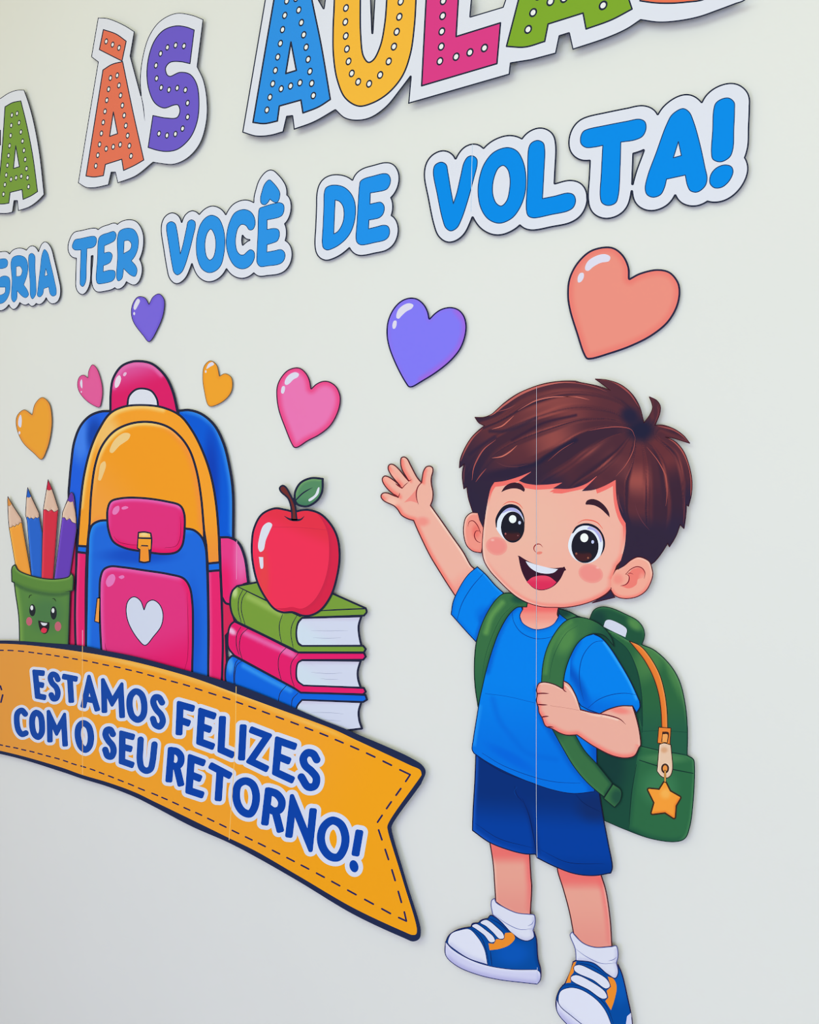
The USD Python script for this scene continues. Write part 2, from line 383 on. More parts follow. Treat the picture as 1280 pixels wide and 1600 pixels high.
t = word("blue word VOCÊ with a circumflex on white card", [
    ("letter V", poly("VC 118,620 125,580 160,560 195,578 210,630 228,740 243,855! 265,780 300,620 315,560 345,543 375,560 380,600 360,690 325,830 285,960 255,1020 215,1045 185,1020 170,960 140,780")),
    ("letter O", poly("VC 530,502 590,530 630,610 648,720 640,850 610,960 560,1010 500,1024 440,990 400,900 388,780 400,670 430,580 480,520", "VC 520,628 550,670 565,740 560,830 540,890 512,910 485,885 468,810 470,730 490,660")),
    ("letter C", poly("VC 820,450 880,470 915,520 922,590 900,632 870,635 848,605 830,590 800,585 770,615 750,680 745,760 760,830 790,862 820,862 850,835 880,815 910,830 918,880 895,940 850,980 800,990 740,965 690,890 662,780 665,680 690,570 740,480")),
    ("letter E", poly("VC 955,480 965,440 1000,425 1080,400 1150,388 1180,405 1187,450 1170,500 1140,520 1032,545! 1032,632! 1100,622 1135,635 1145,680 1125,735 1090,752 1032,770! 1030,838! 1100,825 1160,815 1190,840 1193,890 1170,930 1130,950 1040,962 970,968 942,935 940,870 950,650")),
    ("circumflex accent", poly("VC 1052,180 1090,210 1130,260 1148,300 1140,360 1120,388 1090,380 1058,355! 1040,385 1010,408 980,395 972,350 985,290 1010,220"))], (44, 148, 236), 1.5, line_w=1.0)
word("blue word DE on white card, between VOCÊ and VOLTA", [
    ("letter D", poly("DE 215,490 235,430 290,400 370,395 460,420 540,490 590,590 605,710 590,850 550,970 490,1060 400,1140 320,1185 250,1205 205,1180 190,1120 200,900 210,650", "DE 350,580! 400,595 445,650 462,740 450,850 410,940 370,985 333,1003! 340,800")),
    ("letter E", poly("DE 655,400 665,350 710,315 830,280 960,250 1010,260 1040,310 1035,380 1000,440 960,460 790,492! 785,632! 860,615 920,608 955,640 965,690 945,760 900,802 840,818 772,830! 768,940! 860,918 960,895 1010,910 1032,970 1015,1040 970,1080 850,1110 670,1140 625,1110 612,1060 625,850 640,600"))], (30, 146, 240), 1.8, line_w=1.2)
t = word("big blue word VOLTA with exclamation mark, right end of second row", [
    ("letter V", poly("VO 82,420 95,370 140,348 175,365 190,430 210,550 230,655! 255,580 285,450 310,350 340,308 375,302 403,325 405,370 380,470 340,620 290,770 255,835 210,857 175,835 150,770 110,580")),
    ("letter O", poly("VO 630,240 700,265 745,340 767,450 760,580 720,690 660,765 570,800 490,770 435,690 413,570 425,460 460,360 530,275", "VO 600,372 632,400 650,470 645,560 625,635 585,673 550,655 525,600 520,530 535,450 565,390")),
    ("letter L", poly("VO 790,240 810,205 855,187 895,205 906,250 900,430 890,618! 980,600 1080,577 1120,590 1135,630 1120,680 1080,708 960,735 820,760 785,745 772,705 780,480")),
    ("letter T", poly("TA 165,350 280,325 420,298 510,283 545,300 553,345 530,395 480,420 385,435! 380,600 368,790 350,840 300,858 260,840 248,795 255,650 265,457! 210,468 150,470 120,445 118,400 135,365")),
    ("letter A", poly("TA 800,212 840,235 870,300 910,440 945,600 960,680 945,730 895,768 850,760 830,725 815,655! 690,682! 675,740 650,785 600,803 560,785 548,745 565,660 620,510 690,320 730,250", "TA 769,432! 789,525! 735,540!")),
    ("exclamation bar", poly("TA 1005,220 1020,175 1060,148 1105,142 1140,170 1143,220 1138,350 1132,480 1110,535 1050,567 1000,550 990,510 998,360")),
    ("exclamation dot", poly("TA 1075,588 1120,598 1133,630 1110,690 1060,735 1010,740 980,710 985,655 1020,610"))], (0, 140, 238), 2.2, line_w=1.4, split=3)
t.ink("sheet_seam", line("PX 738.3,226 737.2,268 736,330", 0.9).intersection(t.sil), (205, 220, 240), 5, label="pale joint between two printed sheets")

# ------------------------------------------------------------------ hearts
def heart(label, text, color, tone, edge, lw, big, small, lift=0.003, line_col=(42, 40, 70), extra=None):
    t = Thing("heart_cutout", label, "heart", lift, "printed hearts scattered over the wall")
    sil = poly(text)
    t.card(sil, line_col, foam=4, label="card edge printed as a dark outline")
    b = t.ink("heart_face", sil.buffer(-lw), color, 1, mods=[E(tone, edge, 0.9)] + (extra or []), res=3.0)
    t.ink("highlight", poly(big), (226, 222, 244), 2, b, label="white printed gleam")
    t.ink("highlight", small if not isinstance(small, str) else poly(small), (226, 222, 244), 2, b, label="white printed gleam")
    return t

heart("large salmon coloured heart below the word VOLTA", "HP 480,92 560,110 640,180 690,290 695,395! 790,345 960,308 1080,335 1160,430 1178,530 1150,670 1060,820 900,950 700,1050 500,1120 330,1168 285,1165 250,1110 190,930 120,700 100,560 115,400 190,250 320,130",
      (240, 146, 132), (240, 124, 116), 13, 2.8, "HP 270,290 300,230 380,180 460,165 510,190 500,230 420,248 350,285 300,325 275,318", "HP 200,390 225,345 255,345 258,385 230,430 205,435")
heart("medium violet heart over the waving hand, dark outlined", "HV 410,120 500,135 580,200 630,290 650,380! 720,310 800,260 910,238 1010,265 1080,340 1113,460 1100,600 1040,760 920,910 750,1050 560,1170 430,1242 390,1240 350,1190 240,990 140,740 112,570 130,400 210,240 310,150",
      (132, 122, 252), (140, 118, 246), 7, 2.0, "HV 235,340 260,270 330,210 400,190 450,215 430,255 360,295 300,350 265,385 238,375", "HV 185,470 205,410 235,408 240,450 220,505 195,510", line_col=(30, 28, 76),
      extra=[N((162, 106, 232), "HV 1000,290 1090,420 1090,580 1010,780 880,920 700,1060 560,1150", 11, 0.9)])
heart("medium pink heart directly above the red apple's leaf", "HK 420,138 500,155 580,230 630,330 655,460! 730,390 830,348 930,355 1040,430 1100,560 1105,680 1060,850 950,1040 780,1180 600,1275 440,1375 390,1375 350,1320 250,1080 150,800 118,590 125,430 180,300 290,180",
      (240, 120, 186), (242, 70, 136), 11, 1.7, "HK 245,360 270,300 330,240 410,212 465,240 450,285 380,325 320,385 275,410 248,395", "HK 190,490 210,430 245,430 245,500 220,545 192,530", line_col=(70, 40, 70))
heart("small violet heart below the word TER", "V4 690,395 725,400 745,432! 765,395 795,380 820,405 820,470 795,545 745,622 715,590 665,520 655,470 665,425",
      (124, 104, 226), (112, 90, 214), 5, 0.9, "V4 668,455 675,425 690,405 700,415 690,440 675,462", ell("V4", 671, 480, 5, 8))
heart("small pink heart left of the backpack's pink handle", "A2 225,80 250,100 275,160 290,240 285,310 270,357 240,350 180,310 135,250 127,200 140,160 165,147 195,165! 200,120",
      (232, 96, 162), (226, 84, 150), 4, 0.8, "A2 150,225 145,195 155,175 160,200 158,235", ell("A2", 153, 257, 4, 6), line_col=(110, 60, 90))
heart("small orange heart right of the backpack's pink handle", "A2 985,55 1025,80 1045,155! 1080,138 1120,160 1130,215 1115,270 1060,325 985,353 968,340 945,250 935,170 945,90",
      (246, 166, 48), (240, 152, 48), 4, 0.8, "A2 960,110 975,75 1000,65 1010,80 985,95", ell("A2", 956, 126, 6, 9), line_col=(110, 90, 70))
heart("small orange heart above the pencils at the photo's left edge", "V4 210,898 245,925 260,1000 255,1080 235,1160 207,1210 170,1180 110,1120 80,1040 85,990 120,960 160,985! 175,930",
      (244, 166, 56), (236, 150, 66), 5, 0.8, "V4 92,1040 93,1005 103,985 109,1010 103,1050", ell("V4", 97, 1076, 5, 8), line_col=(120, 95, 70))
# ------------------------------------------------------------------ school things: each its own card, stacked on one another
LV = lambda k: 0.004 + 0.0009 * k
INK = (36, 40, 66)
def pieces_outline(ps, lw):
    return fix(unary_union([p.buffer(lw / 2 + 0.3) for p in ps]).buffer(1.0).buffer(-1.0))

bt = Thing("backpack_cutout", "big orange, blue and pink backpack cutout with a white heart", "backpack", LV(0))
P = {}
P["handle"] = poly("A2 342,420! 345,250 360,170 410,95 470,66 530,60 610,78 690,150 740,250 780,420!", "A2 450,352! 462,285 505,243 550,236 605,252 641,305 648,352!")
P["opening"] = poly("A2 450,350! 462,285 505,243 550,236 605,252 641,305 648,350!")
P["strapL"] = poly("A2 345,382! 280,385 210,412 150,475 108,580 88,720 72,900! 75,1150! 180,1150! 250,700! 330,480!")
P["strapR"] = poly("A2 780,380! 850,376 930,402 1010,472 1070,590 1110,750 1130,900 1132,1200! 1000,1200! 950,800! 880,600! 780,470!")
ARCH = "206,1110! 218,900 245,720 290,600 370,508 480,460 600,452 710,482 790,545 850,630 895,760 925,930 945,1150!"
P["frame"] = poly("A2 128,1250! 145,1010 170,800 215,620 270,495 340,395 430,352 560,342 680,358 790,410 870,510 940,650 990,800 1020,960 1038,1150 1046,1357! 968,1365! 960,1250! " + " ".join(ARCH.split()[::-1]) + " 192,1255!")
P["panel"] = poly("A2 " + ARCH + " 945,1250! 206,1250!")
P["bandL"] = poly("A2 126,1250! 192,1255! 188,1298! 124,1290!")
P["bandR"] = poly("A2 968,1365! 1048,1357! 1050,1408! 970,1415!")
P["sideL"] = poly("A2 124,1290! 188,1298! 182,1500 182,1950! 118,1945! 112,1700 118,1450")
P["sideR"] = poly("A2 970,1415! 1050,1408! 1058,1600 1066,1900 1058,2170! 970,2150! 975,1800")
P["outL"] = poly("A2 124,1150! 118,1450! 112,1700! 118,1940! 62,1940! 70,1600! 75,1400! 90,1280!")
P["outR"] = poly("A2 1046,1196! 1110,1198 1165,1230 1205,1320 1230,1490! 1200,1500! 1112,1628! 1085,1620 1060,1580! 1052,1400!")
P["lowR"] = poly("A2 1060,1580! 1085,1620 1112,1628! 1150,1760! 1085,1830! 1100,2175! 1060,2165! 1066,1900!")
P["body"] = poly("A2 330,1085! 270,1090 225,1115 203,1170 195,1300 188,1600 182,1960! 560,2080! 972,2160! 972,1700 965,1400 955,1260 930,1195 880,1150 820,1138!")
ORDER = ["strapL", "strapR", "handle", "opening", "outL", "outR", "lowR", "panel", "frame", "bandL", "bandR", "sideL", "sideR", "body"]
sil = pieces_outline(P.values(), 3.4)
for i, k in enumerate(ORDER):
    P[k] = fix(P[k].difference(unary_union([P[j] for j in ORDER[i + 1:]])))
bt.card(sil, INK, foam=7, label="card printed with dark outlines")
D = 1.75
PK, PKD, PKL = (232, 50, 130), (238, 22, 104), (240, 118, 190)
h = bt.ink("handle", P["handle"].buffer(-1.6), (226, 30, 108), 1, mods=[G((226, 92, 168), (214, 612), (200, 568)), N((236, 120, 190), "A2 365,230 390,150 440,95 520,78 610,95 670,150", 6, 0.8)], res=3, label="pink carrying handle")
bt.ink("handle_opening", P["opening"].buffer(-1.4), CARDWHITE, 1, h, label="white gap under the handle")
bt.ink("highlight", poly("A2 368,215 380,165 400,150 410,170 392,222 375,232"), (240, 222, 240), 2, h)
bt.ink("highlight", poly("A2 422,150 430,132 445,132 442,148 430,157"), (236, 190, 225), 2, h)
bt.ink("strap", P["strapL"].buffer(-D), (30, 98, 232), 1, mods=[G((20, 60, 190), (160, 645), (165, 690), 0.0), S((66, 132, 246), 126, 685, 16, 40), S((16, 70, 180), 148, 682, 14, 30)], label="blue shoulder strap behind the bag")
bt.ink("strap", P["strapR"].buffer(-D), (6, 92, 220), 1, mods=[E((60, 150, 248), 8, 0.8, (1, -0.5)), S((10, 66, 190), 330, 760, 14, 90)], label="blue shoulder strap behind the bag")
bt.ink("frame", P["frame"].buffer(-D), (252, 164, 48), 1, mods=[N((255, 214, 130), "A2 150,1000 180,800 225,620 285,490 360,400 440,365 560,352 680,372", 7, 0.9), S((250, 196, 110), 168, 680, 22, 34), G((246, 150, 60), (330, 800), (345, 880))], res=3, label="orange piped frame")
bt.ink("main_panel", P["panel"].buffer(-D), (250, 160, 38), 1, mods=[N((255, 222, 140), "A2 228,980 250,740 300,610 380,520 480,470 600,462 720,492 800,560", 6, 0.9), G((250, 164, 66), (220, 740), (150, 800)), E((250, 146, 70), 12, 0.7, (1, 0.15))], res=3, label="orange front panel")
bt.ink("highlight", poly("A2 338,625 370,565 430,522 468,530 460,560 400,605 352,652 337,645"), (246, 208, 140), 2, bt.path + "/main_panel")
bt.ink("highlight", poly("A2 264,800 280,720 305,705 312,730 295,790 275,830 262,825"), (246, 206, 138), 2, bt.path + "/main_panel")
for k in ("bandL", "bandR"):
    bt.ink("blue_band", P[k].buffer(-D), (26, 112, 232), 1)
for k in ("sideL", "sideR"):
    bt.ink("side_strip", P[k].buffer(-D), (240, 38, 116), 1, mods=[E((244, 90, 156), 5, 0.8, (-1, 0))], label="pink side strip")
bt.ink("side_pocket", P["outL"].buffer(-D), (214, 40, 96), 1, label="dark pink side pocket")
bt.ink("side_pocket", P["outR"].buffer(-D), (238, 60, 140), 1, mods=[S((240, 110, 180), 377, 868, 12, 45), S((244, 34, 112), 350, 915, 14, 40)], label="pink side pocket")
bt.ink("side_pocket", P["lowR"].buffer(-D), (222, 42, 92), 1, label="dark pink side pocket")
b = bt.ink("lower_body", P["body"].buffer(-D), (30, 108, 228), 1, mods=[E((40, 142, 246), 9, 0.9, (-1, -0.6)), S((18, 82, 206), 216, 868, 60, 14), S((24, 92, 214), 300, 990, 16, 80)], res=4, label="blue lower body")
FL = poly("A2 325,1010 345,965 410,945 540,943 700,965 790,992 815,1040 818,1150 802,1250 770,1288 700,1302 560,1287 430,1262 360,1222 330,1150 322,1080")
bt.ink("pocket_outline", FL.buffer(1.9), INK, 2)
f = bt.ink("flap_pocket", FL.buffer(-1.4), PK, 3, mods=[E(PKD, 11, 0.95, (0.5, 1)), E((240, 110, 196), 7, 0.9, (-0.25, -1))], res=2.5, label="pink flap pocket")
bt.ink("highlight", poly("A2 353,1032 368,1002 395,993 398,1022 376,1048 358,1048"), (240, 130, 196), 4, f)
bt.ink("highlight", poly("A2 412,1006 438,994 458,1003 440,1014 418,1016"), (240, 130, 196), 4, f)
bt.ink("seam_line", taper("A2 362,1190 395,1225 450,1240 515,1247", 0.8, 0.3, 0.5), (150, 20, 70), 4, f)
bt.ink("seam_line", taper("A2 792,1060 792,1190 765,1250 690,1264", 0.8, 0.2, 0.5), (150, 20, 70), 4, f)
bk = poly("A3 523,50! 560,47 600,55! 606,92 602,160! 594,236! 560,243 528,238! 532,160! 516,150! 520,92!")
bt.ink("buckle_outline", bk.buffer(1.3), INK, 4)
q = bt.ink("buckle", poly("A3 526,54! 560,51 597,58! 600,82! 524,80!"), (252, 190, 96), 5, mods=[S((250, 222, 150), 225, 835, 8, 3)], label="orange buckle")
bt.ink("buckle_ring", poly("A3 521,90! 603,93! 600,155! 590,162! 583,132! 540,130! 534,158! 519,148!"), (250, 164, 50), 5, q)
bt.ink("buckle_tongue", poly("A3 536,138! 585,140! 590,232! 560,238 532,232!"), (250, 152, 54), 5, q)
LP = poly("A3 278,340 298,290 340,270 420,275 560,295 720,320 812,347 850,400 868,500 872,700 866,985! 560,905! 285,835! 275,650 272,450")
bt.ink("pocket_outline", LP.buffer(1.9), INK, 2)
f = bt.ink("front_pocket", LP.buffer(-1.4), (234, 54, 134), 3, mods=[E((240, 112, 196), 8, 0.9, (-0.5, -1)), E((244, 30, 108), 11, 0.9, (1, 0.1)), G((238, 28, 112), (230, 990), (250, 1050))], res=3, label="pink front pocket")
hp = poly("A3 500,465 535,490 558,548! 580,500 615,485 655,510 680,570 670,650 620,720 565,778 520,740 460,640 442,560 450,500 475,470")
bt.ink("pocket_heart", hp.buffer(-0.8), (216, 222, 243), 5, f, label="white heart")
bt.ink("heart_outline", hp.buffer(0.6), INK, 4, f)
bt.ink("highlight", poly("A3 311,372 330,330 358,318 373,340 356,386 325,400"), (238, 128, 198), 4, f)
bt.ink("highlight", poly("A3 393,337 422,325 432,338 412,350"), (238, 128, 198), 4, f)
bt.ink("seam_line", taper("A3 836,440 842,640 838,860 820,935", 0.8, 0.2, 0.6), (150, 20, 70), 4, f)
bt.ink("seam_line", taper("A3 305,760 312,800 330,835", 0.8, 0.2, 0.6), (150, 20, 70), 4, f)
tb = poly("A3 256,475! 272,472! 269,632! 240,622!")
bt.ink("tab_outline", tb.buffer(1.0), INK, 2)
bt.ink("pull_tab", tb.buffer(-0.5), (250, 164, 76), 3, label="small orange tab")
bt.ink("pocket_line", line("A2 1052,1400 1060,1580 1085,1620 1112,1628", 1.6), INK, 2)
bt.ink("sheet_seam", line("PX 129,985 129,1020", 0.9).intersection(sil), (240, 190, 215), 5, label="pale joint between two printed sheets")
bt.ink("sheet_seam", line("PX 370,845 369.5,905", 0.9).intersection(sil), (244, 150, 200), 5, label="pale joint between two printed sheets")

def pencil(label, sil, wood, tip, body, shade, k, line_col=(70, 60, 70)):
    t = Thing("pencil_cutout", label, "pencil", LV(k), "pencils in the green cup")
    s = poly(sil)
    t.card(s.buffer(0.3), line_col, foam=3.2, avoid=bt.sil if k > 2 else None, label="card edge printed as a dark outline")
    inn = s.buffer(-0.5)
    w = poly(wood)
    tp = poly(tip)
    e = [E(tuple(min(255, c + 34) for c in shade), 4, 0.6, (-1, 0)), E(tuple(int(c * 0.86) for c in shade), 3, 0.8, (1, 0))]
    t.ink("pencil_body", inn.difference(w).difference(tp.buffer(0.3)), shade, 1, mods=e, res=2.5)
    t.ink("scallop_line", inn.intersection(w.buffer(0.45)).difference(w.buffer(-0.2)), line_col, 2)
    t.ink("wood", inn.intersection(w).buffer(-0.2), (228, 192, 172), 3, mods=[E((238, 210, 190), 5, 0.8, (-1, 0.2)), E((208, 168, 146), 4, 0.8, (1, 0.2))], res=2, label="sharpened bare wood")
    t.ink("lead_tip", inn.intersection(tp).buffer(-0.1), body, 4, label="coloured lead point")
    return t

pencil("blue pencil cutout, second from left in the green cup", "A1 230,222! 262,300 325,435! 328,470! 352,600! 348,1000! 265,1000! 225,500! 212,450! 220,300!",
       "A1 222,300! 240,306 265,292! 340,430! 327,462! 312,478 298,470 280,485 262,474 245,482 232,466 215,478! 200,450!", "A1 225,210! 245,235! 264,292! 245,305 218,300!", (36, 100, 205), (40, 104, 212), 1)
pencil("orange pencil cutout, leftmost in the green cup", "A1 65,297! 100,360 178,480! 188,545! 268,1000! 150,1000! 75,560! 68,480! 62,330!",
       "A1 64,372! 82,376 97,358! 190,490! 182,516! 165,516 152,534 138,530 124,547 110,540 95,554 70,555! 60,480!", "A1 60,290! 72,300! 98,358! 84,375 60,372!", (226, 150, 76), (250, 166, 66), 2)
pencil("tall red pencil cutout with the highest point", "A1 400,155! 435,240 487,400! 480,480! 442,1000! 345,1000! 360,400! 385,250!",
       "A1 386,236! 410,246 434,236! 495,400! 478,412! 452,426 430,406 405,422 384,405 355,410! 355,380!", "A1 396,140! 412,170! 434,236! 412,246 384,236!", (206, 40, 70), (220, 50, 74), 2)
pencil("purple pencil cutout leaning against the big backpack", "A1 590,262! 606,270 635,480! 637,580! 575,1000! 450,1000! 515,490! 520,430! 575,290!",
       "A1 566,332! 590,344 608,336! 642,500! 632,522! 600,508 580,480 556,496 540,472 512,475! 510,440!", "A1 588,250! 604,262! 609,336! 590,344 568,332!", (104, 60, 180), (106, 66, 190), 3)

t = Thing("pencil_cup_cutout", "green smiling pencil cup cutout left of the big backpack", "pencil cup", LV(4))
rim = poly("A1 97,912! 105,882 125,868! 150,912 250,957 400,987 520,982 575,966 592,940! 607,960 606,1080! 500,1102 350,1092 200,1052 100,1005!")
cb = poly("A1 118,1000! 200,1045! 350,1085! 500,1095! 583,1085! 575,1300 565,1590! 165,1560! 158,1300 130,1100!")
backrim = poly("A1 125,868! 160,905 262,962 400,990 520,985 575,966 592,940! 560,930! 400,960! 250,930!")
t.card(pieces_outline([rim, cb], 1.6), (44, 56, 60), foam=4, avoid=bt.sil, label="card printed with dark outlines")
c = t.ink("cup_body", cb.buffer(-0.6), (92, 140, 72), 1, mods=[E((124, 168, 80), 9, 0.9, (-1, 0.3)), S((80, 128, 78), 72, 960, 30, 30), E((78, 124, 70), 6, 0.8, (1, 0)), N((66, 106, 64), "A1 118,1020 200,1065 350,1105 500,1115 583,1100", 5, 0.9)], res=2.5, label="green cup wall")
r = t.ink("cup_rim", rim.buffer(-0.7), (96, 142, 66), 2, mods=[E((140, 182, 92), 4, 0.7, (0, -1)), E((80, 124, 62), 5, 0.7, (0.3, 1))], res=2, label="green rim")
for cx, cy, ry in ((270, 1245, 50), (447, 1268, 55)):
    e = t.ink("eye", ell("A1", cx, cy, 26, ry), (36, 42, 50), 2)
    t.ink("eye_gleam", ell("A1", cx - 5, cy - 20, 12, 20), (236, 238, 242), 3, e)
t.ink("eyebrow", taper("A1 240,1145 250,1122 268,1118", 1.6, 0.4, 0.4), (44, 66, 44), 2)
t.ink("eyebrow", taper("A1 435,1148 452,1150 467,1172", 1.6, 0.4, 0.4), (44, 66, 44), 2)
t.ink("cheek", ell("A1", 243, 1338, 25, 36), (202, 104, 122), 2, label="pink cheek")
t.ink("cheek", ell("A1", 483, 1380, 27, 40), (202, 104, 122), 2, label="pink cheek")
mo = t.ink("mouth", poly("A1 318,1330! 340,1335 380,1345 412,1345! 410,1395 390,1435 365,1442 340,1420 325,1380"), (38, 34, 42), 2)
t.ink("teeth", poly("A1 338,1346! 395,1354! 385,1370 365,1375 348,1366"), (228, 230, 240), 3, mo)
t.ink("tongue", poly("A1 340,1415 352,1394 370,1390 392,1402! 385,1428 365,1436 348,1428"), (232, 56, 86), 3, mo)

def book(label, cover, pages, tones, k, bands, lines, shade, light, avoid=None, extra=None):
    t = Thing("book_cutout", label, "book", LV(k), "stacked books under the apple")
    c, p = poly(cover), poly(pages)
    t.card(pieces_outline([c, p], 2.8), INK, foam=6, avoid=avoid, label="card printed with dark outlines")
    b = t.ink("book_cover", c.difference(p).buffer(-1.2), tones, 1, mods=shade, res=3)
    for i, q in enumerate(bands):
        t.ink("spine_line", taper(q, 1.1, 0.7, 0.7), INK, 2, b)
    for q in light:
        t.ink("gleam", taper(q[0], q[1], 0.5, 0.3).intersection(c.buffer(-1.4)), q[2], 2, b)
    if extra:
        extra(t, b)
    pg = t.ink("page_block", p.buffer(-1.4), (216, 221, 243), 1, mods=[G((208, 204, 232), (500, p.bounds[1] + 9), (500, p.bounds[1] + 3)), G((214, 228, 244), (510, p.bounds[3] - 22), (500, p.bounds[3] - 6))], label="white page block")
    for q in lines:
        t.ink("page_line", taper(q, 0.7, 0.3, 0.3), (172, 178, 204), 2, pg)
    return t

book("blue book cutout at the bottom of the stack", "A5 110,665! 78,700 60,800 72,930! 130,985! 600,1140! 700,1180! 960,1235! 1010,1240! 1110,1225! 1146,1250! 1130,1278! 1040,1275! 1000,1300! 600,1180! 612,1060 650,1002! 1120,1017! 1148,1000! 1135,965! 650,945! 590,915! 130,668!",
     "A5 650,1002! 1105,1020! 1085,1090 1090,1160 1110,1222! 960,1240! 600,1110! 612,1050", (14, 106, 230), 1,
     ["A5 188,702 148,735 132,830 140,930", "A5 160,688 138,720 125,820 130,920", "A5 530,890 482,950 470,1000 472,1045", "A5 620,948 575,1000 570,1075"],
     ["A5 720,1098 850,1100 970,1110", "A5 800,1152 880,1160 950,1165"], [N((60, 160, 250), "A5 200,740 400,850 560,930", 7, 0.8), S((70, 160, 245), 360, 1040, 6, 14), G((10, 84, 200), (400, 1085), (385, 1110))], [])
book("pink book cutout in the middle of the stack", "A5 130,400! 100,428 80,510 85,600 130,660! 590,910! 640,945! 1120,958! 1138,940! 1125,912! 660,890! 612,850 606,770 620,715 650,695! 1120,692! 1138,670! 1125,642! 640,640! 600,632! 370,515!",
     "A5 650,697! 1100,702! 1078,780 1080,840 1100,908! 660,892! 615,855 606,770 620,715", (236, 32, 112), 2,
     ["A5 180,440 148,500 146,590 165,655", "A5 238,450 185,500 168,600 190,690", "A5 530,598 477,660 468,750 490,850", "A5 620,645 568,720 566,820 590,900"],
     ["A5 720,790 850,800 960,795", "A5 790,838 860,845 930,842"], [N((240, 110, 180), "A5 215,490 400,575 520,630", 8, 0.9), S((244, 190, 226), 362, 986, 9, 5, 40), S((240, 110, 180), 452, 1020, 14, 6, 30), G((226, 20, 92), (430, 1050), (420, 1075))], [])
book("green book cutout on top of the stack, under the apple", "A5 150,128! 308,98! 600,140! 890,188! 1138,298! 1146,325 1125,352! 650,370! 620,405 606,470 608,530 625,575 650,588! 1120,588! 1138,612! 1125,636! 620,636! 580,610! 150,400! 115,345 98,250 115,165",
     "A5 650,372! 1105,360! 1085,430 1088,500 1105,585! 650,587! 618,560 606,480 620,410", (124, 162, 62), 3,
     ["A5 228,165 192,220 183,310 212,425", "A5 195,155 165,220 160,310 182,405", "A5 500,345 476,420 478,490 492,560", "A5 612,350 572,430 565,500 582,600"],
     ["A5 720,470 850,472 1005,468", "A5 735,525 850,528 950,525"], [N((170, 200, 104), "A5 240,210 480,335", 9, 0.7), S((190, 214, 140), 367, 925, 5, 10), G((92, 138, 66), (410, 985), (395, 1008))], [], None,
     lambda t, b: (t.ink("cover_edge_line", taper("A5 150,128 190,148 400,250 640,362", 2.0, 0.6, 0.9), INK, 2, b), t.ink("cover_edge_line", taper("A5 760,318 900,310 1135,300", 2.0, 0.6, 0.9), INK, 2, b)))

t = Thing("apple_cutout", "shiny red apple cutout on the green book", "apple", LV(4))
ap = poly("A4 440,318 520,328 590,343 650,331 700,330 790,360 870,440 920,540 938,680 920,830 870,990 790,1100 710,1140 650,1140 580,1115 500,1115 440,1090 380,1020 310,890 270,720 265,580 282,470 340,365")
stem = poly("A4 480,160 500,143 522,155 560,220 592,290 608,402! 574,402! 570,320 545,240 488,185")
leaf = poly("A4 595,255! 598,190 640,120 720,85 808,90! 802,190 765,255 690,300 620,288")
t.card(pieces_outline([ap, stem, leaf], 2.8), INK, foam=6, avoid=bt.sil.union(poly("A5 98,100! 1150,100! 1150,640! 98,640!")), label="card printed with dark outlines")
f = t.ink("apple_skin", ap.buffer(-1.4), (248, 52, 90), 1, mods=[G((236, 52, 76), (430, 830), (440, 805)), S((240, 66, 78), 412, 900, 10, 50)], label="red apple skin")
t.ink("shade", ap.buffer(-1.4).intersection(poly("A4 750,340! 880,430 950,560 955,690 930,850 865,1010 795,1120 710,1160 640,1160 560,1120! 440,1085! 520,1083 570,1075 650,1087 730,1037 800,930 845,790 858,640 845,500 800,400")), (222, 38, 76), 2, f, mods=[E((200, 40, 76), 7, 0.6, (-1, 0))], label="darker printed side")
t.ink("highlight", poly("A4 352,450 395,424 420,440 402,490 372,560 352,640 328,652 312,622 322,535"), CARDWHITE, 3, f, label="white printed gleam")
t.ink("highlight", poly("A4 317,690! 351,692! 348,778 335,782"), CARDWHITE, 3, f, label="white printed gleam")
t.ink("dimple_line", taper("A4 512,375 555,400 600,407 640,402 668,376", 3.6, 0.1, 0.1), INK, 3, f)
t.ink("stem", stem.buffer(-0.9), (116, 46, 46), 4, label="brown stem")
t.ink("stem_outline", stem.buffer(1.4), INK, 3)
lf = t.ink("leaf", leaf.buffer(-1.5), (88, 142, 102), 2, mods=[E((120, 170, 110), 5, 0.8, (-0.4, -1)), G((68, 124, 96), (480, 775), (478, 792))], res=2, label="green leaf")
t.ink("leaf_vein", taper("A4 598,258 650,205 690,178 732,156", 2.0, 0.9, 0.1), INK, 3, lf)
t.ink("highlight", poly("A4 782,152 778,200 745,240 705,263 698,252 748,212 772,160"), CARDWHITE, 3, lf)
t.ink("sheet_seam", line("A4 425,458 620,462 885,487", 0.5), (214, 50, 84), 5, label="faint joint between two printed sheets")

# the banner
t = Thing("banner_cutout", "curved orange banner with a stitched border and blue writing", "banner", LV(5))
OUT = "PX -150,1014! -60,1003 0,1001 30.5,1001.6 70.3,1004.5 128,1009 164,1016.5 211,1026 293,1048 369,1070 434.7,1095.5 502.5,1124.5 537,1138 566,1150.5 597,1163.5 640.6,1183.5 660,1196 665,1206 658,1225! 612,1291 612,1297 636,1380.6 657.5,1455 655,1467 646,1471 630,1465 553,1429 465.6,1376.5 400,1339 356,1316 300,1291.5 240,1260 211,1245.5 170,1229.5 127.7,1216.5 93.8,1205 0,1178 -150,1160! -102,1086!"
INN = "PX -138,1020! -60,1009 0,1005.8 30.5,1007 70,1010.8 127.7,1018.7 164,1024.8 211,1034.4 300,1058.5 369,1083.5 434.7,1107.5 520,1139 553,1154.5 597,1175 640.6,1195.5 657,1203.5 659,1211! 605.6,1290 606,1297 629.7,1376 651.6,1453 650,1460 645,1461 629.7,1455 553,1419 465.6,1368 400,1330 356,1308.5 300,1281 240,1252 211,1238 170,1223 127.7,1210.5 93.8,1198.5 0,1173 -138,1151! -94,1086!"
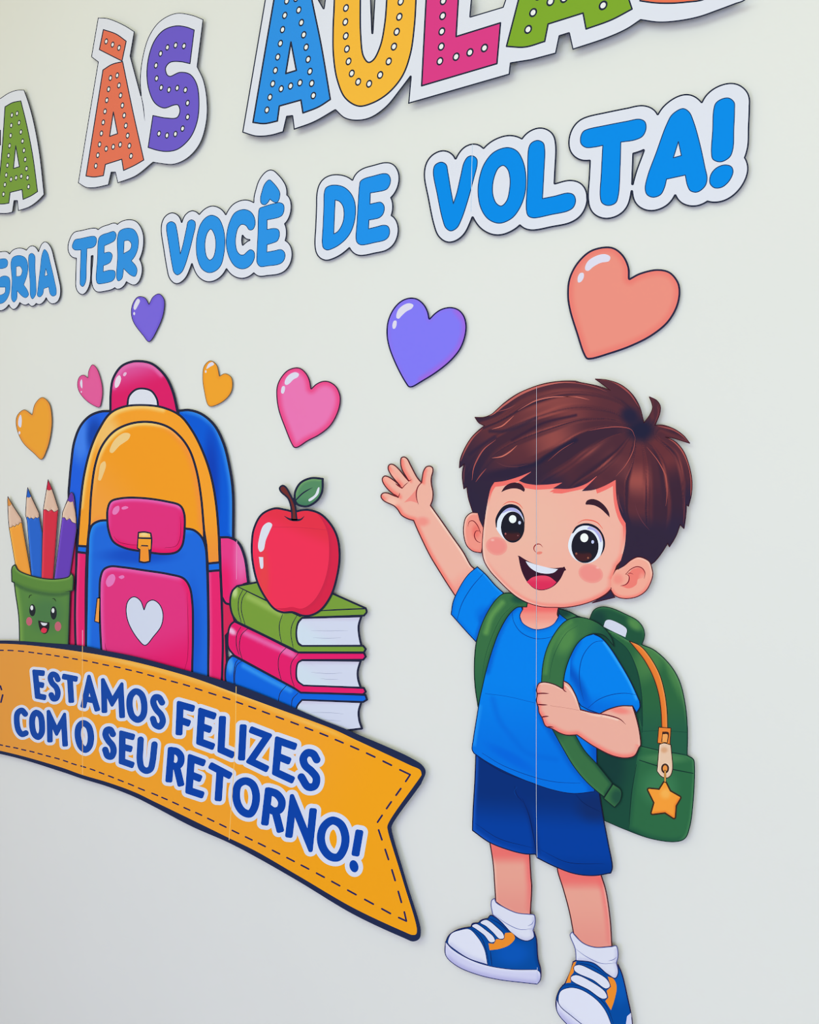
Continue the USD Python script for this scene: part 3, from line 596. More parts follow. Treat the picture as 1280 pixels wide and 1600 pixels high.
t.card(poly(OUT), (34, 44, 80), foam=8, avoid=unary_union([bt.sil, poly("PX 340,900! 580,900! 580,1165! 340,1120!"), poly("PX 0,860! 130,860! 130,1030! 0,1030!")]), label="card edge printed as a thick dark outline")
ban = t.ink("banner_face", poly(INN), (250, 166, 46), 1, mods=[N((255, 216, 130), "PX -60,1012 0,1008 70,1013 164,1027 300,1061 434,1110 553,1157 655,1206", 4.5, 0.85), G((238, 160, 70), (200, 1150), (0, 1100)), G((252, 168, 26), (400, 1200), (560, 1300))], res=5, label="orange banner face")
def stitch(text):
    q = [np.array(p[:2]) for p in pts(text)]
    for i, c in enumerate(q):
        d = (q[min(i + 1, len(q) - 1)] - q[max(i - 1, 0)]) / (1 if 0 < i < len(q) - 1 else 0.5)
        L = np.hypot(*d)
        a = d * 0.125
        w = 1.9 + 0.9 * max(0, (c[0] - 100)) / 550
        t.ink("stitch", LineString([c - a, c + a]).buffer(w / 2, quad_segs=3), (48, 42, 92), 2, ban)
stitch("A6 5,154 70,155 140,160 208,168 265,176 323,183 380,192 440,201 500,212 565,222 635,237 705,252 782,266 857,284 930,301 1005,322 1085,344 1163,365 1243,387 A7 322,78 420,110 520,142 612,175 705,208 803,245 902,282 1008,321 1110,361 1217,402 A8 595,83 705,130 820,182 938,240")
stitch("A8 1018,445 950,540 885,637")
stitch("A8 888,752 935,892 983,1040 1028,1195")
stitch("A8 930,1297 808,1230 685,1163 570,1100 460,1040 350,982 247,928 143,875 42,823 A7 680,1143 585,1097 495,1052 408,1010 322,968 238,932 157,893 78,858 8,828 A6 943,1080 873,1050 805,1023 740,997 677,973 617,950 555,930 493,913 437,893 380,875 322,860 267,845 213,830 158,818 105,805 52,795 5,785")
for q in ("A8 1028,287! 1102,322! 1070,370!", "A8 1060,1303! 1075,1368! 1020,1343!", "A6 2,392! 10,416!", "A6 18,452! 6,500!"):
    t.ink("stitch", LineString([p[:2] for p in pts(q)]).buffer(1.3, quad_segs=3), (48, 42, 92), 2, ban)

def glyph(strokes, r):
    """a letter: its strokes r pixels thick either side, with softly rounded ends (~: the stroke stops at its last points)"""
    out = []
    for s in strokes:
        q = pts(s.rstrip("@~"))
        if s.endswith("@"):
            out.append(Polygon(spline(q)).exterior.buffer(r))
        elif all(p[2] for p in q):
            c = np.array([p[:2] for p in q])
            if not s.endswith("~"):
                c[0] += (c[0] - c[1]) / np.hypot(*(c[0] - c[1])) * r * 0.85
                c[-1] += (c[-1] - c[-2]) / np.hypot(*(c[-1] - c[-2])) * r * 0.85
            out.append(LineString(c).buffer(r, cap_style="flat", join_style="mitre", mitre_limit=2.2))
        else:
            out.append(LineString(spline(q, closed=False, step=1.5)).buffer(r))
    return unary_union(out).buffer(-0.55 * r).buffer(0.55 * r)

TEXT = [
    ("E", 4.5, ["A6 282,306! 235,302! 251,459! 292,467!", "A6 244,380! 278,386!"]),
    ("S", 4.4, ["A6 386,348 373,322 350,314 336,335 346,370 375,402 386,440 375,474 355,476 342,452"]),
    ("T", 4.5, ["A6 430,330! 502,344!", "A6 466,337! 476,505!~"]),
    ("A", 4.6, ["A6 557,522! 594,360! 647,544!", "A6 572,478! 626,489!~"]),
    ("M", 4.6, ["A6 696,555! 693,382! 748,500! 805,407! 814,589!"]),
    ("O", 5.0, ["A6 905,428 942,448 962,520 952,592 920,617 884,595 864,525 872,458@"]),
    ("S", 4.9, ["A6 1080,502 1060,470 1035,468 1022,495 1040,545 1075,587 1085,630 1065,662 1035,650 1020,612"]),
    ("F", 5.5, ["A7 272,212! 190,189! 182,385!", "A7 186,297! 242,317!"]),
    ("E", 5.6, ["A7 425,266! 343,239! 330,452! 414,483!", "A7 337,342! 393,362!"]),
    ("L", 5.6, ["A7 492,290! 482,510! 556,543!"]),
    ("I", 5.6, ["A7 640,350! 629,565!"]),
    ("Z", 5.5, ["A7 706,370! 815,412! 692,590! 800,642!"]),
    ("E", 5.8, ["A7 1000,483! 892,445! 873,670! 983,721!", "A7 884,556! 958,586!"]),
    ("S", 6.0, ["A7 1165,580 1140,540 1100,532 1070,570 1082,620 1130,665 1163,712 1150,768 1105,775 1056,705"]),
    ("C", 4.5, ["A6 168,578 145,555 118,572 112,630 125,690 148,714 172,706"]),
    ("O", 4.7, ["A6 240,570 268,588 280,650 276,708 255,732 230,715 214,650 220,592@"]),
    ("M", 4.4, ["A6 333,752! 330,592! 378,695! 424,610! 434,780!"]),
    ("O", 5.0, ["A6 553,640 588,660 606,728 595,795 570,817 540,795 519,725 527,662@"]),
    ("S", 5.0, ["A6 752,712 735,684 712,687 704,717 722,755 750,790 757,830 742,862 718,858 702,818"]),
    ("E", 5.1, ["A6 880,730! 816,713! 813,894! 876,916!", "A6 815,797! 864,810!"]),
    ("U", 5.0, ["A6 938,750 934,820 932,880 945,938 975,957 1003,945 1018,890 1025,830 1030,782"]),
    ("R", 5.5, ["A7 126,512! 110,722!", "A7 126,514 165,522 194,555 190,608 160,630 120,614", "A7 165,632! 193,750!"]),
    ("E", 5.7, ["A7 348,600! 269,571! 253,801! 338,829!", "A7 262,687! 322,711!"]),
    ("T", 5.7, ["A7 418,628! 536,690!", "A7 475,662! 461,877!~"]),
    ("O", 6.0, ["A7 655,733 706,757 732,830 721,920 688,967 640,953 602,900 590,820 607,757@"]),
    ("R", 6.0, ["A7 822,803! 796,1027!", "A7 822,805 880,826 916,880 903,935 860,948 808,915", "A7 870,950! 903,1078!"]),
    ("N", 5.9, ["A7 968,1115! 995,885! 1115,1182! 1139,950!"]),
    ("O", 6.3, ["A8 545,650 605,677 638,760 628,850 585,912 530,905 482,850 464,770 487,692@"]),
    ("exclamation", 6.3, ["A8 737,740! 713,880!"]),
]
gl = [(n, glyph(s, r)) for n, r, s in TEXT] + [("exclamation dot", ell("A8", 700, 976, 31, 44, -15))]
halo = unary_union([g.buffer(5.2 + 0.006 * (g.centroid.x - 200)) for _, g in gl])
t.ink("lettering_halo", halo, (222, 226, 245), 2, ban, label="white border round the lettering")
for n, g in gl:
    t.ink("letter", g, (20, 74, 170) if g.centroid.x < 250 else (6, 68, 172), 3, label="blue letter " + n if len(n) < 3 else "blue %s mark" % n.split()[0])
t.ink("sheet_seam", line("PX 128.8,1010 129,1210", 0.9).intersection(poly(OUT)), (255, 200, 120), 4, label="pale joint between two printed sheets")
t.ink("sheet_seam", line("PX 369,1073 367,1170 358,1312", 0.9).intersection(poly(OUT)), (255, 205, 120), 4, label="pale joint between two printed sheets")
# ------------------------------------------------------------------ the waving boy and the school bag he carries
LINE = (74, 34, 44)
SK, SKE, SKL = (245, 182, 166), (250, 132, 122), (252, 222, 206)
hair = poly("H1 272,462! 360,462 440,430 480,395 560,322 640,262 720,215 880,150 1000,118 1150,100 1280,101 H2 150,160 300,190 430,232! 380,192 295,130! 400,140 520,180 620,260 690,370 735,530! 790,455 815,390 805,340 785,292! 850,325 882,375 878,440 835,550! 900,548 1000,580 1090,640 1150,712! 1080,690 1000,665 930,657! 1020,700 1090,780 1140,900 1170,1050 1165,1180 1140,1285! H3 1075,290! 1065,430 1045,570! 1000,522! 950,660 875,785! 855,742! 780,860 700,960 660,990! 630,950 560,910 490,905 420,940 340,1010 265,1062! 300,950 345,780 360,620 358,510! 310,430 265,290 245,150 240,0! H2 380,1100 270,1140 165,1150! 230,1090 305,1015! B2 440,850 330,885 195,885! 265,843! 180,855 80,860 H1 880,1140 770,1122 705,1095! 830,1008! 700,1060 560,1100 465,1112! 430,1170 405,1270 380,1408! B3 368,440 352,548! 322,480 295,392! 250,385! 205,240 190,130! H1 160,1175! 145,1060 150,980 165,925! 115,965! 125,880 170,770 240,660 310,590 368,545! 310,515")
nape = poly("H3 182,1295! 230,1380! 100,1412 -30,1445! 60,1392 150,1335")
face = poly("B3 385,300! 368,440 350,600 344,760 362,870 420,970 500,1060 600,1160 700,1240 820,1300 950,1333 1080,1338 B4 150,1210 280,1190 400,1155 500,1110 560,1072 608,1025! PX 956,905! 964,884! 985,860! 985,760! 930,690 800,690 765,760!")
earL = poly("B3 300,392! 230,395 180,440 158,530 160,620 190,720 250,775 332,792! 360,650! 360,550! 320,470!")
earR = poly("H3 240,1060! 340,1010 420,945 500,908 570,920 640,965 670,1050 678,1110 655,1200 600,1300 510,1365 400,1393 290,1385 225,1350 185,1288! 170,1180!")
armL = poly("R7 645,625! 668,560 672,480 655,390 655,320 672,250 668,215 640,197 600,205 570,250 557,310 548,378! 500,320 430,190 390,115 360,97 330,105 320,150 335,230 408,358! 370,315 300,230 250,185 215,175 190,190 185,225 215,290 338,437! 310,405 230,340 180,310 145,305 122,330 125,365 165,430 240,500 295,535! 240,515 180,490 140,487 112,505 108,535 140,575 250,630 290,670 330,730 400,770 462,788! 500,880 560,1010 640,1170 730,1320 830,1480 910,1600! 1010,1610! 1120,1310! 1085,1280 1000,1130 880,960 770,800")
neck = poly("B5 596,325! 604,388! 590,410 580,440 600,490 650,525 700,540 770,530 830,500 866,450! 856,430 865,370!")
sleeveL = poly("B5 265,75! 325,130 400,215 458,268! 390,345! 310,480! 255,628! 190,558 72,425! 88,330 150,200 205,125")
shirt = poly("B5 458,268! 390,345! 310,480! PX 744,1000! K8 300,100! 268,300 236,500 228,575 242,602! 330,662 480,742 690,830 850,880 980,900 1132,886! 1150,700! 1148,560! PX 935,1110! B6 350,700! 345,362! B5 1180,560! 1050,480! 930,425! 868,385! 868,442 830,500 770,530 700,540 650,525 600,490 580,440 600,398! 590,365!")
sleeveR = poly("B6 230,395! 345,362! 405,392 470,462 560,600 640,740 714,900! 716,945 690,990! 660,937! 560,938 460,965 395,1000! 300,965! 245,935! 150,780! 160,540!")
armR = poly("K8 710,105 722,84 760,75 830,90 902,126! 903,65! 945,90 995,175 1030,280! B6 330,990 395,1000! 460,967 560,938 658,937! 690,1040 716,1160 722,1255 B7 940,160 915,205 868,217 800,205 700,155 612,95! 560,97 520,85 485,65! K8 810,417! 770,400 745,340! 722,300 718,262! 703,215 710,165! 703,135")
shorts = poly("B7 80,190! 200,268 350,330 500,370 620,380 725,372! 735,440! 750,530 775,660 798,795 790,822! 700,836 600,826 500,790 402,742! 395,723! 340,722 250,700 150,660 62,598! 65,500 75,330")
legL = poly("B7 152,650! 362,715! 370,850 B8 568,130 560,297! 480,288 400,252 357,222! 350,110 342,0")
legR = poly("B7 508,785! 600,822! 738,830! B8 1005,160 1030,330 1040,485! 940,490 870,465 815,410! 790,280 755,150 722,45")
sockL = poly("B8 330,240 335,212 350,204! 357,225 400,253 480,288 560,297 582,300 587,350 575,390! 582,430 545,452 500,442 440,397! 390,342 340,297!")
sockR = poly("B8 795,415 808,401! 815,412 870,466 940,491 1040,487! 1065,482 1076,540 1066,582! 1077,640 1060,672 1010,645! 930,582 830,567! 825,500")
shoeL = poly("B8 60,480 78,425 110,398 150,381 212,370! 218,352 255,346! 272,330 312,320! 325,302 365,320 430,372 440,395! 500,440 545,452 580,425 582,398! 595,440 605,560 620,620 618,682 600,706! 500,695 380,680 250,650 130,600 65,540")
shoeR = poly("B8 832,565! 880,560 960,590 1010,645! 1060,672 1076,640 1076,592! 1100,650 1135,800 1150,870 1160,950 1150,1010! 1000,1060 880,1020 780,945 720,870 712,800 735,735 765,702! 800,622 812,575!")
# the bag
bag_body = poly("B6 320,250! 425,302! 600,385! 735,448! 830,490 950,600 1030,730 1075,900 1096,1100 B7 1192,203! 1225,225 1230,262 1225,420 1205,580 1180,640 1130,657 1000,640 860,590 755,545! 738,440! 690,200! PX 920,1100! 880,985! 868,952!")
handle = poly("B6 312,248! 350,170 410,145 480,153 600,203 700,258 745,320 753,380 730,452! 620,412! 598,388! 614,330 595,303 475,248 445,256 425,300! 395,300!")
gap = poly("B6 423,304! 443,254 475,246 592,300 614,327 602,390! 520,352!")
strapL = poly("B5 452,275 500,268 550,280 640,325! 632,372! 590,372 560,376 500,430 430,550 380,680 330,850 300,980 271,1112! 250,970 243,830 255,650 290,520 340,410 400,320")
strapR = poly("B5 738,960! 750,800 780,680 830,580 900,490 960,455 1030,447 1120,470 1200,520 1260,600 1280,665! 1200,582 1130,570 1070,590 1010,640 950,750 915,860 898,990!")
strapN = poly("B5 868,385! 940,405 1010,440! 930,468! 875,425!")
strapD = poly("K8 815,415! 990,462! 1060,580 1150,680 1265,822! 1232,942! 1190,915 1080,820 980,700 890,550")
strapE = poly("B7 802,353! 845,388 841,440 810,478! 752,430!")

body_parts = [hair, nape, face, earL, earR, armL, neck, sleeveL, shirt, sleeveR, armR, shorts, legL, legR, sockL, sockR, shoeL, shoeR]
bag_parts = [bag_body, handle, gap, strapL, strapN]

g = Thing("school_bag_cutout", "green school bag with orange zip worn by the waving boy cutout", "school bag", 0.0050)
gs = fix(unary_union(bag_parts).buffer(0.7))
bs = fix(unary_union([p.buffer(0.8) for p in body_parts]))
g.card(gs, (28, 52, 48), foam=9, avoid=bs, label="card printed with dark outlines")
GD, GM, GL = (28, 78, 62), (46, 104, 66), (92, 152, 84)
g.ink("bag_side", bag_body.buffer(-0.6), GD, 1, mods=[S((22, 62, 58), 952, 1200, 30, 50)], label="dark green side of the bag")
front = poly("B6 430,320! 520,350! 620,410! 735,450! 830,490 950,600 1030,730 1075,900 1096,1100 B7 1192,215! 1060,185! 940,155! 940,0 B6 735,1100 735,960 728,830 690,640 610,480 500,385")
fr = g.ink("bag_front", front.intersection(bag_body).buffer(-0.7), GM, 2, mods=[S((72, 128, 74), 1015, 1030, 24, 40, 30), S((74, 132, 76), 1048, 1040, 9, 60, -20), E((96, 150, 96), 4, 0.7, (1, -0.5)), G((38, 96, 72), (1040, 1090), (1040, 1150))], res=4, label="green front panel")
lowp = poly("B7 940,152! 1060,180! 1190,203! 1225,225 1230,262 1225,420 1205,580 1180,640 1130,657 1000,640 880,590! 890,480 920,250")
lp = g.ink("bag_pocket", lowp.buffer(-0.7), (46, 108, 70), 3, mods=[S((60, 126, 84), 1030, 1230, 30, 30), E((34, 88, 66), 9, 0.8, (-0.6, 0.8)), E((88, 150, 100), 3, 0.5, (1, 0)), S((70, 130, 84), 1040, 1185, 40, 8)], res=4, label="green lower pocket")
g.ink("pocket_line", taper("B7 940,152 1060,180 1190,203 1222,222", 1.3, 0.8, 0.4), (24, 56, 50), 4, lp)
g.ink("pocket_line", taper("B7 940,228 1050,262 1225,298", 1.6, 0.8, 0.8), (22, 54, 48), 4, lp)
g.ink("pocket_line", taper("B7 925,250 900,400 890,520 885,590", 1.3, 0.5, 0.4), (22, 58, 50), 4, lp)
g.ink("seam_line", taper("B6 500,385 610,475 690,640 728,830 735,1000 735,1150", 1.3, 0.3, 0.6), (22, 62, 54), 3, fr)
hd = g.ink("bag_handle", handle.buffer(-0.6), (34, 86, 62), 3, mods=[S((84, 140, 78), 992, 975, 15, 9, 40), E((70, 132, 80), 4, 0.7, (0.4, -1)), S((26, 68, 60), 935, 968, 14, 16)], res=3, label="green carrying handle")
g.ink("handle_gap", gap.buffer(-0.3), (214, 218, 238), 2, hd, label="white gap under the handle")
zp = poly("B6 632,418! 720,458 800,550 872,680 912,820 932,960 938,1112! 893,1112! 884,950 862,820 818,690 748,562 676,470")
z = g.ink("zip", zp.buffer(-0.5), (238, 128, 52), 4, mods=[E((250, 170, 100), 2.5, 0.8, (1, -0.3)), E((206, 92, 40), 2, 0.7, (-1, 0))], res=2, label="orange zip")
g.ink("zip_outline", zp.buffer(0.8), (60, 44, 36), 3, z)
sl = poly("B7 1043,55! 1106,60! 1101,150! 1036,137!")
g.ink("zip_slider", sl.buffer(-0.5).difference(poly("B7 1062,78! 1094,82 1090,138! 1056,134!")), (240, 136, 56), 6, z, label="orange slider")
g.ink("slider_outline", sl.buffer(0.7), (70, 40, 32), 5, z)
g.ink("slider_core", poly("B7 1064,92! 1088,92 1086,135! 1060,133!"), (246, 168, 92), 6, z)
pu = poly("B7 1046,146! 1070,138 1106,148! 1114,280 1100,314 1080,322 1055,312 1034,286!")
g.ink("pull_outline", pu.buffer(0.7), (64, 40, 34), 6, z)
g.ink("zip_pull", pu.buffer(-0.5).difference(ell("B7", 1076, 272, 21, 26)), (236, 200, 174), 7, z, mods=[S((222, 168, 130), 1038, 1172, 6, 5), E((246, 222, 204), 3, 0.8, (-1, 0))], res=2, label="cream zip pull")
g.ink("pull_eyelet", ell("B7", 1076, 272, 12, 17), (240, 150, 70), 7, z)
g.ink("charm_link", line("B7 1076,285 1076,342", 3.2), (70, 44, 34), 7, z)
g.ink("charm_link_core", line("B7 1076,285 1076,340", 1.8), (246, 176, 90), 8, z)
st = poly("B7 1075,338! 1102,392! 1158,424! 1132,468! 1127,537! 1076,503! 1003,512! 1020,452! 983,378! 1046,384!").buffer(-1.6).buffer(2.2, quad_segs=5)
sc = g.ink("star_charm", st.buffer(-0.8), (255, 160, 58), 6, mods=[S((255, 180, 84), 1040, 1240, 9, 9), E((232, 118, 40), 4, 0.8, (0.4, 1))], res=2, label="orange star charm")
g.ink("charm_outline", st.buffer(1.5), (62, 44, 32), 5, sc)
g.ink("sheet_seam", line("B6 735,1140 900,1135 1090,1148", 0.6).intersection(front), (30, 82, 66), 5)

t = Thing("boy_cutout", "waving cartoon boy cutout in blue shirt and shorts", "boy cutout", 0.0062)
t.card(bs, LINE, foam=9, avoid=gs, label="card printed with dark outlines")
I = lambda p, w=0.9: p.buffer(-w)
def outline(p, layer, parent, color=LINE, w=0.6, cut=None):
    """the dark drawn line round a piece, just under it"""
    q = p.buffer(w)
    t.ink("outline", q if cut is None else q.difference(cut), color, layer - 0.5, parent)
# legs, socks, shoes
for p, lab in ((legL, None), (legR, None)):
    t.ink("leg", I(p), (240, 166, 150), 1, mods=[E((246, 108, 110), 12, 0.8, (1, -0.15)), E((250, 206, 190), 3.5, 0.8, (-1, 0) if p is legL else (1, 0)), G((243, 108, 106), (0, p.bounds[1] + 42), (0, p.bounds[1] + 20), 0.85), G((236, 146, 136), (0, p.bounds[1] + 50), (0, p.bounds[3]), 0.7)], res=3)
WS = (226, 228, 246)
for p, ln in ((sockL, ["B8 352,240 420,272 500,305 570,300", "B8 350,300 420,350 500,385 575,380", "B8 580,330 570,352 545,365"]), (sockR, ["B8 800,440 860,490 940,520 1040,510", "B8 815,490 890,545 980,585 1066,582", "B8 1070,545 1050,562 1020,570"])):
    s = t.ink("sock", I(p, 0.6), WS, 2, mods=[E((190, 190, 228), 7, 0.7, (0.6, 0.8))], res=3, label="white sock")
    outline(p, 2, s, (96, 104, 168))
    for q in ln[1:]:
        t.ink("sock_fold", taper(q, 1.0, 0.1, 0.2), (120, 128, 186), 3, s)
SB, SO = (0, 78, 166), (246, 146, 46)
a = t.ink("shoe", I(shoeL.difference(sockL)), SB, 3, mods=[S((4, 88, 190), 800, 1490, 30, 20), E((0, 56, 132), 6, 0.6, (1, 0.3))], res=4, label="blue canvas shoe")
outline(shoeL.difference(sockL), 3, a, (22, 36, 90), 0.4)
def shoe(a, toe, sole, laces, patches, dark):
    for q in patches:
        q = poly(q)
        t.ink("shoe_patch", I(q, 0.2), SO, 4, a, label="orange side patch")
    tp = poly(toe)
    t.ink("toe_outline", tp.buffer(0.7), (30, 48, 110), 4, a)
    t.ink("toe_cap", I(tp, 0.4), (230, 232, 250), 5, a, mods=[E((196, 198, 236), 9, 0.7, (0.2, 1))], res=3, label="white toe cap")
    so = poly(sole)
    t.ink("sole_outline", so.buffer(0.7), (40, 50, 110), 5.5, a)
    t.ink("sole", I(so, 0.4), (214, 214, 246), 6, a, mods=[E((176, 174, 226), 9, 0.8, (0.2, 1)), E((234, 236, 252), 5, 0.7, (0, -1))], res=3, label="white rubber sole")
    for q in laces:
        q = poly(q)
        t.ink("lace_outline", q.buffer(0.7), (22, 36, 96), 6, a)
        t.ink("lace", I(q, 0.3), (228, 230, 248), 7, a, label="white lace")
    for q in dark:
        t.ink("shoe_seam", taper(q, 1.2, 0.4, 0.4), (10, 40, 100), 4, a)
shoe(a, "B8 75,455 95,410 150,388 200,383 250,430 290,500 309,592! 200,556 120,506 78,470", "B8 61,458! 100,500 200,560 310,598 450,620 600,622! 618,640 617,684 600,706! 500,695 380,680 250,650 130,600 65,540",
     ["B8 216,365 240,352 300,390 345,430 352,455 325,461 290,420 240,382", "B8 266,345 300,328 370,378 402,412 405,436 380,441 340,402 300,366"],
     ["B8 313,465! 345,468! 360,440! 398,445! 412,405! 450,404 471,435 440,475 380,500 320,508!"], ["B8 205,372 270,430 300,505 318,590", "B8 325,512 330,560 335,600", "B8 320,320 380,352 430,398"])
b = t.ink("shoe", I(shoeR.difference(sockR)), SB, 3, mods=[S((4, 90, 186), 970, 1540, 16, 30)], res=4, label="blue canvas shoe")
outline(shoeR.difference(sockR), 3, b, (22, 36, 90), 0.4)
shoe(b, "B8 725,790 740,747 790,728 850,736 940,790 1000,860 1045,965! 1010,1010! 900,985 800,905 735,842", "B8 713,795! 740,842 800,893 880,955 1010,1030! 1000,1060! 880,1020 780,945 720,870",
     ["B8 817,605 845,593 930,628 1010,678 1029,720 1005,733 930,683 840,643 820,627", "B8 799,665 830,653 920,693 1000,752 1011,786 985,793 900,738 820,698 800,682"],
     ["B8 814,578! 833,572! 822,600! 815,640! 798,660! 800,698! 768,702!", "B8 1014,660! 1050,675 1069,720 1056,800 1035,862! 1000,806! 1018,785! 1008,745! 1034,722!"], ["B8 745,712 840,715 930,760 1010,840 1050,940", "B8 835,580 920,600 1005,655"])
t.ink("heel_cap", poly("B8 1128,895! 1154,872! 1160,950! 1150,1010! 1118,960!").buffer(-0.4), (214, 216, 246), 4, b, label="white heel")
# shorts
s = t.ink("shorts", I(shorts), (0, 64, 164), 4, mods=[G((6, 46, 118), (838, 1300), (842, 1240), 0.85), S((16, 44, 106), 932, 1262, 34, 24, 0, 0.8), N((6, 48, 128), "B7 300,400 350,480 385,600 400,740", 9, 0.9), E((24, 92, 206), 6, 0.8, (-1, 0)), G((0, 52, 134), (820, 1330), (820, 1368), 0.6)], res=4, label="navy blue shorts")
outline(shorts, 4, s, (18, 28, 66))
for q, w in (("B7 325,430 360,520 385,640 402,742", 1.2), ("B7 283,365 295,410 330,450", 0.9), ("B7 605,410 650,455 735,500", 0.9), ("B7 75,560 200,640 380,690", 0.7), ("B7 420,700 560,765 760,775", 0.7), ("B7 80,205 220,290 400,355", 1.2)):
    t.ink("stitch_line", taper(q, w, 0.3, 0.2), (8, 34, 92), 5, s)
# neck, shirt
t.ink("neck", I(neck, 0.4), (247, 150, 138), 4, mods=[G((248, 112, 110), (843, 962), (843, 951)), G((247, 178, 162), (843, 962), (843, 980))], res=3, label="neck")
BL = (0, 132, 242)
s = t.ink("shirt", I(shirt.difference(neck), 0.6), BL, 5, mods=[G((0, 112, 230), (800, 1060), (790, 1190), 0.8), S((0, 92, 206), 872, 960, 18, 12), N((0, 84, 200), "K8 1120,300 1140,560 1150,700 1130,880", 16, 0.9), N((0, 92, 210), "B5 560,370 480,460 400,640 340,850", 8, 0.8), N((0, 92, 206), "K8 720,120 745,330 800,420 890,560 980,705 1120,860", 10, 0.85), S((0, 106, 228), 800, 1185, 46, 9, 30), N((0, 108, 226), "K8 380,200 430,360 520,480 640,600 850,650", 8, 0.6), N((46, 160, 252), "K8 285,250 240,540", 4, 0.8), N((0, 100, 214), "B5 590,400 600,500 700,545 830,505 880,430", 5, 0.5)], res=4, label="blue T-shirt front")
cc = (6, 72, 160)
outline(shirt.difference(neck), 5, s, (14, 36, 92))
for q, w in (("B5 522,405 535,480 590,560 690,605 790,600 835,585", 1.1), ("K8 300,600 450,690 690,780 850,815 1030,823", 1.0), ("K8 560,850 540,885 560,930", 0.6), ("B5 580,440 600,490 650,525 700,540 770,530 830,500 868,442", 1.4)):
    t.ink("stitch_line", taper(q, w, 0.5, 0.4), cc, 6, s)
t.ink("sheet_seam", line("K8 325,160 480,180 695,230", 0.7), (0, 96, 196), 6, s)
s = t.ink("sleeve", I(sleeveL, 0.6), BL, 6, mods=[S((0, 100, 222), 758, 960, 16, 14, 0, 0.5), E((44, 160, 255), 4, 0.8, (0.8, -0.5)), N((0, 84, 200), "B5 400,330 320,450 260,620", 8, 0.85), S((0, 96, 210), 752, 968, 5, 9, 0, 0.6), E((0, 106, 226), 6, 0.6, (-0.7, 0.7))], res=3, label="blue sleeve")
outline(sleeveL, 6, s, (12, 34, 88))
t.ink("stitch_line", taper("B5 312,122 220,230 150,350 115,468", 1.1, 0.6, 0.6), cc, 7, s)
s = t.ink("sleeve", I(sleeveR, 0.6), BL, 6, mods=[N((0, 84, 198), "B6 150,640 235,780 300,960", 13, 0.9), N((0, 96, 214), "B6 230,420 180,520 140,660", 7, 0.8), N((60, 174, 255), "B6 430,425 540,590 640,760 690,880", 4, 0.8), G((0, 106, 224), (965, 1085), (960, 1112), 0.7)], res=3, label="blue sleeve")
outline(sleeveR, 6, s, (12, 34, 88), cut=shirt.buffer(-2).intersection(poly("PX 870,980! 905,980! 905,1110! 870,1110!")))
for q in ("B6 300,955 380,890 480,850 600,835 692,850", "B6 430,415 350,430 270,520 235,640 240,780 270,900"):
    t.ink("stitch_line", taper(q, 1.1, 0.5, 0.3), cc, 7, s)
# arms and hands
s = t.ink("raised_arm", I(armL), SK, 5, mods=[E((252, 122, 112), 8, 0.9, (-1, 0.6)), N((255, 226, 210), "R7 660,660 780,835 900,1000 1010,1170 1085,1290", 3.2, 0.9), S((247, 150, 140), 660, 815, 12, 8), G((250, 150, 138), (700, 900), (716, 925), 0.7), N((252, 206, 190), "R7 660,215 662,380 665,520", 2.5, 0.6), S((250, 196, 178), 612, 785, 12, 8), S((252, 176, 160), 610, 745, 14, 10)], res=2.5, label="raised arm with open hand")
outline(armL, 5, s, (84, 34, 44))
t.ink("palm_shade", poly("R7 358,592! 430,520 490,450! 490,520 508,600! 430,578"), (246, 146, 136), 6, s)
LR = (128, 34, 44)
for q, w, a_, b_ in (("R7 550,372 510,420 492,480 495,550 515,615", 1.6, 0.8, 0.1), ("R7 338,437 370,400 405,372", 1.0, 0.9, 0.2), ("R7 262,385 300,412 338,437", 2.2, 0.1, 0.9), ("R7 232,495 265,515 295,537", 2.2, 0.1, 0.9), ("R7 293,537 305,512 312,488", 0.9, 0.9, 0.2), ("R7 385,330 400,345 410,362", 2.0, 0.1, 0.9), ("R7 408,360 425,350 440,346", 0.9, 0.9, 0.2)):
    t.ink("hand_line", taper(q, w, a_, b_), LR, 7, s)
# head
t.ink("ear", I(earL, 0.6), (247, 152, 138), 5, mods=[E((252, 206, 190), 4, 0.9, (-1, -0.5)), S((244, 122, 112), 744, 830, 7, 12), E((246, 112, 106), 5, 0.6, (0, 1))], res=2)
for q, w in (("B3 200,530 215,480 250,472 290,510 320,575 328,600", 1.3), ("B3 325,578 285,572 265,610 275,655 300,682 325,690", 1.4)):
    t.ink("ear_line", taper(q, w, 0.2, 0.4), LR, 6, t.path + "/ear")
e = t.ink("ear", I(earR, 0.6), (247, 172, 154), 7, mods=[E((250, 206, 188), 4, 0.9, (1, -0.9)), E((250, 126, 116), 6, 0.8, (0, 1)), S((246, 150, 138), 966, 905, 9, 9)], res=2)
outline(earR, 7, e, (98, 34, 44))
t.ink("ear_hollow", poly("H3 385,1110! 450,1045 540,1038 582,1090 560,1150 505,1165 485,1230 400,1275 310,1250! 390,1210 400,1150"), (244, 128, 118), 8.5, e, mods=[S((248, 156, 142), 1004, 905, 6, 10)], res=2)
for q, w in (("H3 355,1112 420,1050 490,1020 550,1035 587,1090 578,1160", 1.5), ("H3 365,1105 398,1130 395,1190 360,1230 298,1245", 1.7), ("H3 375,1100 415,1095 450,1110", 0.9)):
    t.ink("ear_line", taper(q, w, 0.3, 0.2), (140, 40, 52), 9, e)
t.ink("nape", I(nape, 0.5), (48, 42, 70), 4, label="dark hair behind the neck")
f = t.ink("face", I(face, 0.7), SK, 8, mods=[E((250, 128, 118), 9, 0.85, (0.3, 1)), E((255, 224, 210), 3.5, 0.8, (-1, 0.2)), S((243, 186, 168), 830, 820, 70, 60), N((252, 150, 136), "B4 740,380 720,640 660,860", 8, 0.6)], res=3, label="face")
